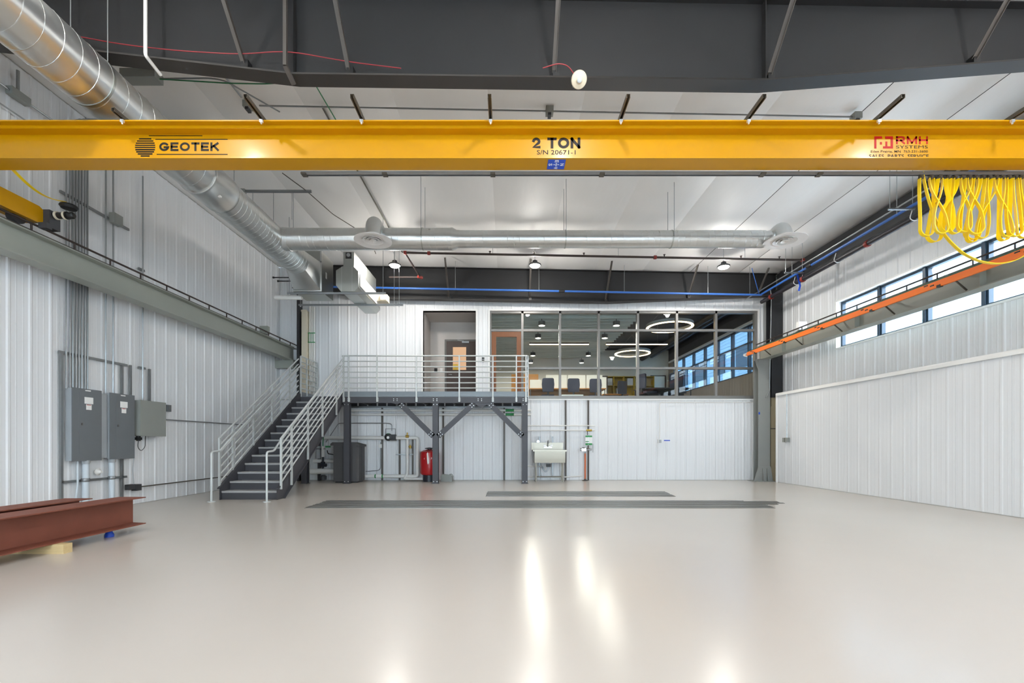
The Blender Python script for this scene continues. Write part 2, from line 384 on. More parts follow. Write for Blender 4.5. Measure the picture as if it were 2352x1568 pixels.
# ---------------------------------------------------------------- windows
def win_frame(mb, y0, y1, z0, z1, x, w, d):
    mb.box(x, x+d, y0, y1, z0, z0+w).box(x, x+d, y0, y1, z1-w, z1).box(x, x+d, y0, y0+w, z0+w, z1-w).box(x, x+d, y1-w, y1, z0+w, z1-w)
win1 = struct_empty('window_1', (XU, (WY0+WY1)/2, WZ0))
ys = [WY1, 10.51, 9.36, 8.19, 7.03, 5.87, 4.70, WY0]
for a, bb in zip(ys, ys[1:]):
    fm = MB(); win_frame(fm, bb+0.012, a-0.012, WZ0+0.02, WZ1-0.02, XU+0.10, 0.055, 0.09)
    fo = fm.build('window_frame', 'frame_blue', win1)
    box('pane', 'window_glass', fo, XU+0.14, XU+0.152, bb+0.06, a-0.06, WZ0+0.07, WZ1-0.07)
for y in ys[1:-1]: box('mullion', 'frame_blue', win1, XU+0.07, XU+0.2, y-0.03, y+0.03, WZ0+0.02, WZ1-0.02)
rt = MB().box(XU-0.03, XU+0.25, WY0, WY1, WZ0-0.02, WZ0+0.02).box(XU-0.03, XU+0.25, WY0, WY1, WZ1-0.02, WZ1+0.02).box(XU-0.03, XU+0.25, WY1-0.02, WY1+0.03, WZ0, WZ1).box(XU-0.03, XU+0.25, WY0-0.03, WY0+0.02, WZ0, WZ1)
rt.build('window_reveal', 'trim_white', win1)
# storefront glazing of the office
win2 = struct_empty('window_2', ((SX0+SX1)/2, YB, SZ0))
VX = [SX0, 0.48, 1.675, 2.90, 4.14, 5.375, 6.62, SX1]
HZ = [SZ0, 3.545, 4.745, SZ1]
for i, x in enumerate(VX): box('mullion', 'storefront_grey', win2, x-0.035 if i else x, x+0.035 if i < len(VX)-1 else x, YB+0.0, YB+0.12, SZ0, SZ1) if 0 < i < len(VX)-1 else box('mullion', 'storefront_grey', win2, x if i == 0 else x-0.09, x+0.05 if i == 0 else x, YB, YB+0.12, SZ0, SZ1)
box('window_head', 'storefront_grey', win2, SX0+0.05, SX1-0.09, YB, YB+0.12, SZ1-0.07, SZ1)
box('window_sill', 'storefront_grey', win2, 0.515, SX1-0.09, YB-0.01, YB+0.12, SZ0, SZ0+0.09)
for i in range(len(VX)-1):
    xa, xb = VX[i]+0.036, VX[i+1]-(0.036 if i < len(VX)-2 else 0.091)
    if i == 0: xa = SX0+0.051
    box('transom', 'storefront_grey', win2, xa, xb, YB+0.005, YB+0.115, HZ[2]-0.035, HZ[2]+0.035)
    if i: box('transom', 'storefront_grey', win2, xa, xb, YB+0.005, YB+0.115, HZ[1]-0.035, HZ[1]+0.035)
    for j in range(3):
        if i == 0 and j < 2: continue
        z0 = (SZ0+0.09) if j == 0 else HZ[j]+0.035; z1 = SZ1-0.07 if j == 2 else HZ[j+1]-0.035
        box('pane', 'office_glass', win2, xa, xb, YB+0.055, YB+0.065, z0, z1)
# wood and glass door in the storefront
d2 = struct_empty('door_2', (0, YB, FZ))
dm = MB().box(SX0+0.055, SX0+0.20, YB+0.02, YB+0.08, FZ+0.03, 4.70).box(0.30, 0.44, YB+0.02, YB+0.08, FZ+0.03, 4.70).box(SX0+0.20, 0.30, YB+0.02, YB+0.08, 4.54, 4.70).box(SX0+0.20, 0.30, YB+0.02, YB+0.08, FZ+0.03, FZ+0.25)
dm.build('door_leaf', 'door_wood', d2)
box('door_lite', 'office_glass', d2, SX0+0.20, 0.30, YB+0.045, YB+0.055, FZ+0.25, 4.54)
MB().tube(fillet([(-0.30, YB+0.02, 3.5), (-0.30, YB-0.04, 3.5), (-0.18, YB-0.04, 3.5)], 0.02), 0.012).build('door_handle', 'chrome', d2)
# recess with the brown door
RY = 15.75
rc = struct(MB().box(RX0-0.1, RX0, YB+0.15, RY+0.1, FZ-0.1, 5.35).box(RX1, RX1+0.1, YB+0.15, RY+0.1, FZ-0.1, 5.35).box(RX0, RX1, RY, RY+0.1, FZ-0.1, 5.35).box(RX0-0.1, RX1+0.1, YB+0.15, RY+0.1, 5.35, 5.45).box(RX0, RX1, YB, RY, FZ-0.1, FZ).build('wall_recess', 'drywall'))
d1 = struct_empty('door_1', (-1.62, RY, FZ))
MB().box(-2.16, -2.10, RY-0.03, RY, FZ, 4.75).box(-1.10, -1.04, RY-0.03, RY, FZ, 4.75).box(-2.10, -1.10, RY-0.03, RY, 4.69, 4.75).build('door_frame', 'frame_bronze', d1)
MB().box(-2.10, -1.88, RY-0.02, RY-0.001, FZ+0.01, 4.69).box(-1.42, -1.10, RY-0.02, RY-0.001, FZ+0.01, 4.69).box(-1.88, -1.42, RY-0.02, RY-0.001, 4.49, 4.69).box(-1.88, -1.42, RY-0.02, RY-0.001, FZ+0.01, 3.70).build('door_leaf', 'door_brown', d1)
emit('door_glow', '#d9b08c', 0.8)
box('door_lite', 'door_glow', d1, -1.88, -1.42, RY-0.012, RY-0.002, 3.70, 4.49)
box('door_notice', 'brass', d1, -1.87, -1.70, RY-0.017, RY-0.013, 3.70, 3.90)
MB().box(-1.56, -1.32, RY-0.08, RY-0.02, 4.62, 4.68).bar((-1.5, RY-0.06, 4.69), (-1.72, RY-0.02, 4.73), 0.02, 0.015).build('door_closer', 'panel_side', d1)
MB().tube(fillet([(-2.02, RY-0.02, 3.53), (-2.02, RY-0.07, 3.53), (-1.90, RY-0.07, 3.53)], 0.02), 0.012).build('door_handle', 'chrome', d1)
tag(MB().box(-2.52, -2.42, RY-0.03, RY, 3.62, 3.76).box(-2.505, -2.435, RY-0.036, RY-0.03, 3.64, 3.73).build('card_reader', 'black_plastic'), 'small black card reader on the recess wall left of the brown door', 'card reader')
tag(MB().box(-2.32, -2.24, RY-0.015, RY, 3.63, 3.76).box(-2.29, -2.27, RY-0.025, RY-0.015, 3.68, 3.71).build('light_switch', 'trim_white'), 'white light switch beside the brown door frame', 'switch')
tag(MB().box(-0.80, -0.72, YB-0.07, YB-0.03, 3.83, 3.87).box(-0.80, -0.72, YB-0.075, YB-0.03, 3.74, 3.80).build('door_sensor', 'black_plastic'), 'two small black door sensors between recess and office window', 'sensor')
# ---------------------------------------------------------------- roof rafters
def rafter(name, label, y, pts, brace_x, mtl):
    r = thing(name, label, 'rafter', (0.5, y, pts[1][1]))
    top = [(x, ceil(x)-0.03) for x, z in reversed(pts)]
    MB().prism(pts+top, 'y', y-0.008, y+0.008).build('web', mtl, r)
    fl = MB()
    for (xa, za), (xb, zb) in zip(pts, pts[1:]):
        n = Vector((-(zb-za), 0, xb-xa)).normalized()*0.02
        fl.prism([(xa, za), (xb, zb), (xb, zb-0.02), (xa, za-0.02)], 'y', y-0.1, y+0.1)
    fl.build('bottom_flange', 'flange_steel_lit', r)
    MB().prism([(pts[0][0], ceil(pts[0][0])-0.045), (pts[-1][0], ceil(pts[-1][0])-0.045), (pts[-1][0], ceil(pts[-1][0])-0.03), (pts[0][0], ceil(pts[0][0])-0.03)], 'y', y-0.1, y+0.1).build('top_flange', mtl, r)
    def zb(x):
        for (xa, za), (xc, zc) in zip(pts, pts[1:]):
            if xa <= x <= xc: return za+(zc-za)*(x-xa)/(xc-xa)
        return pts[-1][1]
    for x in brace_x:
        z = zb(x)+0.05; h = ceil(x)-0.08-z
        MB().bar((x, y-0.08, z), (x, y-0.08-h, z+h), 0.05, 0.006, (1, 0, 0)).bar((x-0.022, y-0.08, z), (x-0.022, y-0.08-h, z+h), 0.006, 0.05, (1, 0, 0)).build('flange_brace', 'brace_steel', r)
        MB().box(x-0.04, x+0.04, y-0.1, y-0.008, z-0.05, z+0.04).build('brace_clip', 'black_plastic', r)
    for x in (pts[1][0], pts[2][0]):
        MB().box(x-0.006, x+0.006, y-0.09, y-0.008, zb(x), ceil(x)-0.05).build('splice_plate', mtl, r)
    return r, zb
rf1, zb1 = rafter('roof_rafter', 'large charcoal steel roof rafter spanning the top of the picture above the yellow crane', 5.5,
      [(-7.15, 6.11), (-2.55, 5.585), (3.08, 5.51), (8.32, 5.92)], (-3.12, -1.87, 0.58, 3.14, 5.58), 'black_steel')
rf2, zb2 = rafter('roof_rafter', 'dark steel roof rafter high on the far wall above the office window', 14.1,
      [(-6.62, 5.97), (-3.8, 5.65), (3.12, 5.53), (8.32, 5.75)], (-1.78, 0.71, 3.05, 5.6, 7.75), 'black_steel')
tag(MB().bar((-2.6, 5.33, ceil(-2.6)-0.08), (-2.6, 5.33, 5.60), 0.04, 0.04).bar((-2.6, 5.33, 5.60), (-2.57, 5.48, 5.50), 0.05, 0.03).build('drop_angle', 'brace_steel'), 'vertical steel drop angle hanging at the rafter splice, bent at its foot', 'bracket')
# columns of the building frame
c = thing('building_column', 'black steel building column in the far right corner beside the grey crane column', 'column', (8.34, 14.1, 2.6))
MB().prism(ipoly(0.34, 0.3, 0.02, 0.012, 8.305, 14.0), 'z', 2.6, 5.80).build('shaft', 'black_column', c)
MB().box(8.12, 8.48, 14.0, 14.3, 2.58, 2.6).build('base_plate', 'black_column', c)
tag(MB().box(8.13, 8.46, 14.02, 14.36, 0, 2.3).box(8.16, 8.43, 14.05, 14.36, 2.3, 2.58).build('concrete_pier', 'concrete'), 'bare beige concrete pier in the gap behind the grey crane column', 'pier')
c = thing('building_column', 'thin black edge of the building column in the far left corner above the stairs', 'column', (-6.45, 14.2, 0))
MB().prism([(-6.5, 14.05), (-6.42, 14.05), (-6.42, 14.07), (-6.45, 14.09), (-6.45, 14.33), (-6.5, 14.33)], 'z', 0, 6.0).build('flange', 'black_column', c)
MB().box(-6.42, -6.40, 14.05, 14.33, 5.9, 6.0).build('cap_plate', 'black_column', c)
tag(MB().box(-6.40, -6.24, 14.15, 14.36, 0, 5.3).box(-6.41, -6.23, 14.14, 14.16, 5.26, 5.32).build('cream_board', 'cream_board'), 'tall cream board standing against the far wall beside the black column', 'board')
# ---------------------------------------------------------------- crane runways
def runway(label, xc, side, y1):
    r = thing('crane_runway', label, 'crane runway', (xc, 4, 3.74))
    MB().prism(ipoly(0.25, 0.40, 0.018, 0.012, xc, 3.74), 'y', -4.6, y1).build('beam', 'runway_grey', r)
    MB().prism([(xc-0.03, 4.14), (xc+0.03, 4.14), (xc+0.025, 4.2), (xc-0.025, 4.2)], 'y', -4.6, y1).build('rail', 'brace_steel', r)
    xi = xc-side*0.12
    MB().tube([(xi, -4.6, 4.245), (xi, y1, 4.245)], 0.017, 8).build('guide_rod', 'pipe_brown', r)
    mb = MB().tube(fillet([(xi, 0, 4.245), (xi, 0, 4.15), (xi+side*0.03, 0, 4.135)], 0.015, 3), 0.013, 6)
    y = 0.67; first = None
    while y < y1-0.3:
        if first is None:
            first = mb.build('rod_clip', 'pipe_brown', r); dy = y-0; first.location.y += y; WP[first.name].y += y; y0c = y
        else: again(first, (0, y-y0c, 0), r)
        y += 0.63
    return r
rl = runway('grey crane runway beam along the left ribbed wall', -6.75, -1, 14.35)
rr = runway('grey crane runway beam along the right wall carrying orange conductor bars', 7.9, 1, 14.2)
for y in (12.9, 10.2, 7.5, 4.8): MB().box(7.894-0.11, 7.894, y-0.006, y+0.006, 3.76, 4.12).build('stiffener', 'runway_grey', rr)
box('wall_bracket', 'runway_grey', rl, XL, -6.63, 14.1, 14.3, 3.5, 3.74)
tag(MB().box(-6.86, -6.64, 12.6, 12.72, 4.2, 4.42).box(-6.80, -6.70, 12.5, 12.6, 4.2, 4.3).build('end_stop', 'runway_grey'), 'grey end stop standing on the left crane runway', 'end stop')
tag(MB().box(7.79, 8.01, 12.15, 12.27, 4.2, 4.42).box(7.85, 7.95, 12.27, 12.4, 4.2, 4.3).build('end_stop', 'trim_white'), 'pale end stop standing on the right crane runway', 'end stop')
# conductor bars
cb = thing('conductor_bar_set', 'bright orange conductor bars hung along the right crane runway', 'conductor bars', (7.5, 8, 3.95))
first = None
for x, z in ((7.41, 3.862), (7.44, 3.906), (7.47, 3.95)):
    MB().prism([(x-0.02, z), (x-0.006, z), (x-0.006, z+0.012), (x+0.006, z+0.012), (x+0.006, z), (x+0.02, z), (x+0.02, z+0.043), (x-0.02, z+0.043)], 'y', -4.5, 14.05+(x-7.4)*1.5).build('orange_bar', 'conductor_orange', cb)
MB().prism([(7.48, 3.994), (7.52, 3.994), (7.52, 4.03), (7.48, 4.03)], 'y', -4.5, 14.15).build('ground_bar', 'conductor_green', cb)
y = 13.6; fb = None
while y > -4:
    if fb is None:
        fb = MB().bar((7.50, y, 4.045), (7.895, y, 4.045), 0.03, 0.03).bar((7.88, y, 3.80), (7.62, y, 4.02), 0.02, 0.02).build('bracket_arm', 'strut_dark', cb); y0b = y
        fk = []
        for q, (x, z) in enumerate(((7.41, 3.862), (7.44, 3.906), (7.47, 3.95))): fk.append(MB().box(x-0.027, x+0.027, y-0.04+q*0.15, y+0.03+q*0.15, z-0.012, z+0.03).build('hanger_clamp', 'black_plastic', cb))
    else:
        again(fb, (0, y-y0b, 0), cb)
        for k in fk: again(k, (0, y-y0b, 0), cb)
    y -= 1.45
# grey crane column at the right
cc = thing('crane_column', 'grey steel crane column with flared base plate in the far right corner', 'column', (7.86, 13.85, 0))
MB().prism(ipoly(0.36, 0.28, 0.02, 0.014, 7.865, 13.92), 'z', 0.02, 3.72).build('shaft', 'column_grey', cc)
MB().prism([(7.535, 0.02), (7.685, 0.46), (8.045, 0.46), (8.12, 0.02)], 'y', 13.895, 13.918).build('base_flare', 'column_grey', cc)
for x in (7.80, 7.93): MB().prism([(13.80, 0.02), (13.895, 0.02), (13.895, 0.40), (13.87, 0.40)], 'x', x-0.008, x+0.008).build('base_gusset', 'column_grey', cc)
box('base_plate', 'column_grey', cc, 7.52, 8.125, 13.78, 14.25, 0, 0.02)
box('cap_plate', 'column_grey', cc, 7.66, 8.06, 13.88, 14.22, 3.72, 3.74)
MB().bar((7.70, 13.9, 3.42), (7.60, 13.9, 3.73), 0.02, 0.07).build('knee_plate', 'column_grey', cc)
# ---------------------------------------------------------------- bridge crane
cr = thing('bridge_crane', 'yellow two ton bridge crane girder crossing the whole hall', 'crane', (0.5, 5.48, 4.54))
GX0, GX1 = -6.75, 7.9
MB().prism([(5.36, 4.54), (5.60, 4.54), (5.60, 4.555), (5.487, 4.555), (5.487, 4.89), (5.60, 4.89), (5.60, 4.925), (5.36, 4.925), (5.36, 4.89), (5.473, 4.89), (5.473, 4.555), (5.36, 4.555)], 'x', GX0, GX1).build('girder', 'crane_yellow', cr)
MB().box(GX0, GX1, 5.29, 5.67, 4.925, 4.94).build('cap_plate', 'crane_yellow', cr)
def end_truck(xc):
    MB().prism([(4.35, 4.30), (6.45, 4.30), (6.52, 4.36), (6.52, 4.50), (6.45, 4.54), (4.35, 4.54), (4.28, 4.50), (4.28, 4.36)], 'x', xc-0.12, xc+0.12).build('end_truck', 'crane_yellow', cr)
    for y in (4.55, 6.25): MB().cyl((xc-0.05, y, 4.29), (xc+0.05, y, 4.29), 0.09, 16).build('wheel', 'dark_grey', cr)
    for y, e in ((6.52, 1), (4.28, -1)): MB().box(xc-0.08, xc+0.08, min(y, y+e*0.06), max(y, y+e*0.06), 4.36, 4.5).build('bumper', 'black_plastic', cr)
end_truck(-6.75); end_truck(7.9)
dr = MB().box(-6.66, -6.54, 6.5, 6.66, 4.27, 4.52).box(-6.62, -6.50, 6.42, 6.50, 4.22, 4.30).build('gearbox', 'dark_grey', cr)
MB().lathe([(0.055, 0), (0.055, 0.03), (0.045, 0.03), (0.045, 0.16), (0.055, 0.16), (0.055, 0.19), (0.045, 0.19), (0.045, 0.26), (0.03, 0.28)], (-6.54, 6.58, 4.47), (1, 0, 0), 16).build('drive_motor', 'black_plastic', cr)
MB().cyl((-6.52, 6.58, 4.47), (-6.49, 6.58, 4.47), 0.057, 16).cyl((-6.40, 6.58, 4.47), (-6.37, 6.58, 4.47), 0.057, 16).build('motor_band', 'cream_board', cr)
MB().lathe([(0.0, 0), (0.09, 0.0), (0.11, 0.03), (0.10, 0.05), (0.03, 0.06)], (-6.36, 6.6, 4.58), (0, 0, 1), 16).build('warning_light', 'black_plastic', cr)
p0, p1 = at(25, 385, 5.6), at(150, 463, 6.6); pts = [p0.lerp(p1, t/10)-Vector((0, 0, 0.10*math.sin(PI*t/10))) for t in range(11)]
MB().ribbon(pts, [(0.7, 0.7, 0)]*11, 0.035, 0.01).build('supply_cable', 'cable_yellow', cr)
# strut arms on top of the girder
fa = None
for px in (285, 603, 832, 1127, 1425, 1717, 2015, 2320):
    x = (px-CX)*5.3/F
    if fa is None:
        xa = x; mb = MB().prism([(x-0.0205, 4.941), (x-0.0205, 4.982), (x+0.0205, 4.982), (x+0.0205, 4.941), (x+0.011, 4.941), (x+0.011, 4.946), (x+0.0175, 4.946), (x+0.0175, 4.979), (x-0.0175, 4.979), (x-0.0175, 4.946), (x-0.011, 4.946), (x-0.011, 4.941)], 'y', 4.95, 5.7)
        fa = mb.build('strut_arm', 'strut_dark', cr)
        fc = MB().box(x-0.018, x+0.018, 5.262, 5.288, 4.90, 4.932).cyl((x, 5.275, 4.88), (x, 5.275, 4.90), 0.009, 8).build('beam_clamp', 'bolt_zinc', cr)
    else: again(fa, (x-xa, 0, 0), cr); again(fc, (x-xa, 0, 0), cr)
    if px == 285: fa.location.y += 0.2; fa0 = fa
    if px == 603: fa0.location.y += 0.0
# lettering and marks on the web (front face at y = 5.473)
YW = 5.4728
def wx(px): return (px-CX)*YW/F
def wz(py): return EYE+(CY-py)*YW/F
def web_text(s, x0, x1, y0, y1, m, bold): return lettering(s, m, cr, (wx(x0), YW, wz(y1)), (1, 0, 0), (0, 0, 1), wx(x1)-wx(x0), wz(y0)-wz(y1), bold)
def web_box(name, m, *rects):
    mb = MB()
    for x0, x1, y0, y1 in rects: mb.box(wx(x0), wx(x1), YW-0.0015, YW, wz(y1), wz(y0))
    return mb.build(name, m, cr)
def arc(cx, cy, rx, ry, a0, a1, n=18): return [(cx+rx*math.cos(math.radians(a0+(a1-a0)*i/n)), cy+ry*math.sin(math.radians(a0+(a1-a0)*i/n))) for i in range(n+1)]
GL = {'E': (0.88, [[(1, 1), (0, 1), (0, 0), (1, 0)], [(0, .5), (.88, .5)]]), 'T': (0.9, [[(0, 1), (1, 1)], [(.5, 1), (.5, 0)]]),
  'K': (0.95, [[(0, 0), (0, 1)], [(.95, 1), (.05, .42)], [(.38, .62), (1, 0)]]), 'N': (0.95, [[(0, 0), (0, 1)], [(0, 1), (1, 0)], [(1, 0), (1, 1)]]),
  'M': (1.1, [[(0, 0), (0, 1)], [(0, 1), (.5, .08)], [(.5, .08), (1, 1)], [(1, 1), (1, 0)]]), 'H': (0.95, [[(0, 0), (0, 1)], [(1, 0), (1, 1)], [(0, .5), (1, .5)]]),
  'R': (0.95, [[(0, 0), (0, 1)], [(0, 1), (.7, 1), (.95, .93), (1, .75), (.95, .55), (.7, .46), (0, .46)], [(.55, .46), (1, 0)]]),
  'O': (1.1, [arc(.5, .5, .5, .5, 0, 180)+arc(.5, .5, .5, .5, 180, 360)[1:]]), 'G': (1.08, [arc(.5, .5, .5, .5, 42, 330, 30)+[(1, .42), (.58, .42)]]),
  '2': (0.82, [arc(.5, .68, .48, .32, 165, -35, 16)+[(.02, 0), (1, 0)]]), ' ': (0.42, [])}
def stroke_text(txt, x0, x1, y0, y1, m, tf, gap=0.16):
    H_ = wz(y0)-wz(y1); W_ = wx(x1)-wx(x0); t = H_*tf
    tot = sum(GL[c][0] for c in txt)+gap*(len(txt)-1); k = W_/tot; X = wx(x0); Z = wz(y1); mb = MB()
    for ch in txt:
        wd, st_ = GL[ch]; wd *= k
        for pl_ in st_:
            P = [Vector((X+t/2+u*(wd-t), Z+t/2+v*(H_-t))) for u, v in pl_]
            if (P[0]-P[-1]).length > 1e-4:
                P[0] = P[0]+(P[0]-P[1]).normalized()*t*0.5; P[-1] = P[-1]+(P[-1]-P[-2]).normalized()*t*0.5
            cl_ = (P[0]-P[-1]).length < 1e-4; n = len(P); vs = []
            for i in range(n):
                a = (P[i]-P[i-1]).normalized() if i else ((P[0]-P[-2]).normalized() if cl_ else (P[1]-P[0]).normalized())
                b = (P[i+1]-P[i]).normalized() if i < n-1 else ((P[1]-P[0]).normalized() if cl_ else a)
                na = Vector((-a.y, a.x)); nb_ = Vector((-b.y, b.x)); mm = (na+nb_); mm = mm/max(0.6, mm.length_squared/2) 
                for sg in (-1, 1): q = P[i]+mm*sg*t/2; vs.append((q.x, YW-0.0016, q.y))
            mb.add(vs, [(2*i, 2*i+1, 2*i+3, 2*i+2) for i in range(n-1)])
        X += wd+gap*k
    return mb.build('lettering', m, cr, flat=True)
stroke_text('GEOTEK', 366, 503, 327, 347, 'logo_black', 0.24)
stroke_text('2 TON', 1222, 1333, 316, 341, 'logo_black', 0.25, 0.12)
web_text('S/N 20671-1', 1233, 1322, 344.5, 355, 'logo_black', 0.008)
stroke_text('RMH', 2058, 2131, 313, 331, 'logo_red', 0.22, 0.2)
web_text('SYSTEMS', 2058, 2131, 334, 341, 'logo_black', 0.0)
web_text('Eden Prairie, MN  763-231-3600', 2000, 2131, 345, 351.5, 'logo_black', 0.004)
web_text('SALES  PARTS  SERVICE', 1996, 2133, 354.5, 363, 'logo_black', 0.012)
web_box('logo_line', 'logo_black', (370, 437, 303, 304.6), (342, 465, 311, 312.6), (357, 523, 319.2, 321), (360, 523, 353.5, 355.5))
st = []
for i in range(9):
    y = 317.5+i*4.9; h = 2.9 if i < 5 else 3.5; dy = y+h/2-337.5; hw = math.sqrt(max(9, 23.3**2-dy*dy)); st.append((333.5-hw, 333.5+hw, y, y+h))
web_box('logo_globe', 'logo_black', *st)
web_box('logo_mark', 'logo_red', (2008, 2013, 313, 341), (2013, 2026, 313, 318.5), (2021, 2025.5, 326, 332), (2045.5, 2051, 313, 341), (2033, 2045.5, 313, 319), (2028, 2045.5, 336, 341), (2033.5, 2038, 325, 336))
# compass plate under the bottom flange
zf = 4.5385; 
def fx(px, y): return (px-CX)*y/F
plate = MB().box(0.485, 0.695, 5.385, 5.575, zf-0.002, zf).build('compass_plate', 'sign_blue', cr)
xc, yc = 0.59, 5.48
def clet(s, x, y, sz=0.045):
    # letter tops point to +X
    o = Vector((x-sz/2, y-sz/2, zf-0.0025)); lettering(s, 'white_print', plate, o, (0, 1, 0), (1, 0, 0), sz, sz, 0.03, 0.001)
clet('N', xc+0.07, yc); clet('S', xc-0.07, yc); clet('E', xc, yc-0.065); clet('W', xc, yc+0.065)
MB().box(xc-0.032, xc+0.032, yc-0.003, yc+0.003, zf-0.004, zf-0.002).box(xc-0.003, xc+0.003, yc-0.03, yc+0.03, zf-0.004, zf-0.002).prism([(xc+0.038, yc), (xc+0.022, yc-0.011), (xc+0.022, yc+0.011)], 'z', zf-0.004, zf-0.002).prism([(xc-0.038, yc), (xc-0.022, yc+0.011), (xc-0.022, yc-0.011)], 'z', zf-0.004, zf-0.002).prism([(xc, yc-0.036), (xc-0.011, yc-0.02), (xc+0.011, yc-0.02)], 'z', zf-0.004, zf-0.002).prism([(xc, yc+0.036), (xc+0.011, yc+0.02), (xc-0.011, yc+0.02)], 'z', zf-0.004, zf-0.002).build('compass_arrows', 'white_print', plate)
# festoon track under the girder
MB().prism([(5.62, 4.50), (5.62, 4.54), (5.66, 4.54), (5.66, 4.50), (5.65, 4.50), (5.65, 4.505), (5.656, 4.505), (5.656, 4.536), (5.624, 4.536), (5.624, 4.505), (5.63, 4.505), (5.63, 4.50)], 'x', -2.55, 7.6).build('festoon_track', 'strut_galv', cr)
for px in (700, 885, 1132, 1382, 1750, 1880): x = (px-CX)*5.64/F; MB().box(x-0.03, x+0.03, 5.59, 5.67, 4.494, 4.512).build('track_hanger', 'strut_dark', cr)
# festoon cable
fe = thing('festoon_cable', 'yellow flat festoon cable bunched in hanging loops under the crane girder', 'cable', (6.0, 5.64, 3.7))
random.seed(11)
tops = [5.13, 5.25, 5.36, 5.46, 5.55, 5.64, 5.72, 5.80, 5.89, 5.97, 6.05, 6.13, 6.21, 6.29, 6.37, 6.45, 6.53, 6.61, 6.69]
tr = None
for i, x in enumerate(tops):
    if tr is None: tr = MB().box(x-0.02, x+0.02, 5.622, 5.658, 4.455, 4.497).cyl((x, 5.61, 4.47), (x, 5.67, 4.47), 0.016, 10).build('cable_trolley', 'strut_dark', fe)
    else: again(tr, (x-tops[0], 0, 0), fe)
def bez(a, b, c, d, n):
    return [a*(1-t)**3+b*3*t*(1-t)**2+c*3*t*t*(1-t)+d*t**3 for t in [i/n for i in range(n)]]
def loop(x0, x1, zbot, r, sk, yaw, yo, cross):
    xm = (x0+x1)/2+sk; zc = zbot+r; V3 = lambda x, z, h: Vector((x, 5.64+yo*h, z)); q = -1 if cross else 1
    L = V3(xm-q*r, zc+0.04, 0.9); Rr = V3(xm+q*r, zc+0.04, 0.9)
    pts = bez(V3(x0, 4.46, 0), V3(x0-0.005, 4.2, 0.2), V3(xm-q*r*1.05, zc+0.32, 0.6), L, 10)
    pts += [V3(xm-q*r*math.cos(PI*i/10), zc+0.02-r*math.sin(PI*i/10), 1.0) for i in range(11)]
    pts += [Rr]+bez(V3(x1, 4.46, 0), V3(x1+0.005, 4.2, 0.2), V3(xm+q*r*1.05, zc+0.32, 0.6), Rr, 10)[::-1]
    return MB().ribbon(pts, [(math.sin(yaw), math.cos(yaw), 0)]*len(pts), 0.042, 0.008)
for i in range(len(tops)-1):
    zb = (3.72 if i < 3 else 3.69 if i > 5 else 3.76)+random.uniform(-0.01, 0.05)
    o = loop(tops[i]-0.02, tops[i+1]+0.03, zb, random.uniform(0.06, 0.1), random.uniform(-0.05, 0.03), random.uniform(-0.5, 0.5), random.uniform(-0.1, 0.14), random.random() < 0.35).build('cable_loop', 'cable_yellow', fe)
sag = [at(*p) for p in ((2118, 395, 5.64), (2130, 450, 5.66), (2150, 510, 5.7), (2175, 548, 5.72), (2210, 582, 5.74), (2250, 601, 5.76), (2290, 607, 5.78), (2330, 600, 5.8), (2400, 560, 5.8), (2500, 470, 5.75))]
MB().ribbon(fillet(sag, 0.1, 3), [(0.2, 1, 0)]*len(fillet(sag, 0.1, 3)), 0.042, 0.009).build('tow_cable', 'cable_yellow', fe)
# ---------------------------------------------------------------- ductwork
def helix(p, q, r, pitch, n=24, tr=0.0045):
    p = Vector(p); q = Vector(q); L = (q-p).length; R = rot_to(q-p); m = int(L/pitch*n)
    return MB().tube([p+R @ Vector((r*math.cos(2*PI*k/n), r*math.sin(2*PI*k/n), pitch*k/n)) for k in range(m+1)], tr, 4)
DX, DZ, DR = -4.87, 5.41, 0.30
md = thing('spiral_duct', 'large galvanised spiral duct running along the left side below the roof', 'duct', (DX, 6, DZ-DR))
MB().cyl((DX, -1.0, DZ), (DX, 7.15, DZ), DR, 40).build('duct_pipe', 'galvanized', md)
helix((DX, 1.5, DZ), (DX, 7.1, DZ), DR, 0.20).build('spiral_seam', 'galv_seam', md)
MB().lathe([(DR, 0), (DR+0.018, 0.0), (DR+0.018, 0.04), (DR+0.012, 0.05), (DR+0.012, 0.55), (DR+0.018, 0.56), (DR+0.018, 0.6), (DR, 0.6)], (DX, 7.13, DZ), (0, 1, 0), 40).build('coupling', 'galvanized', md)
box('test_port', 'sticker', md, DX+0.19, DX+0.235, 7.35, 7.39, DZ-0.25, DZ-0.225)
e1 = Vector((DX, 10.55, DZ-0.03))
MB().cyl((DX, 7.7, DZ), e1, DR, 40).build('duct_pipe', 'galvanized', md)
helix((DX, 7.75, DZ), (DX, 10.5, DZ-0.03), DR, 0.13).build('spiral_seam', 'galv_seam', md)
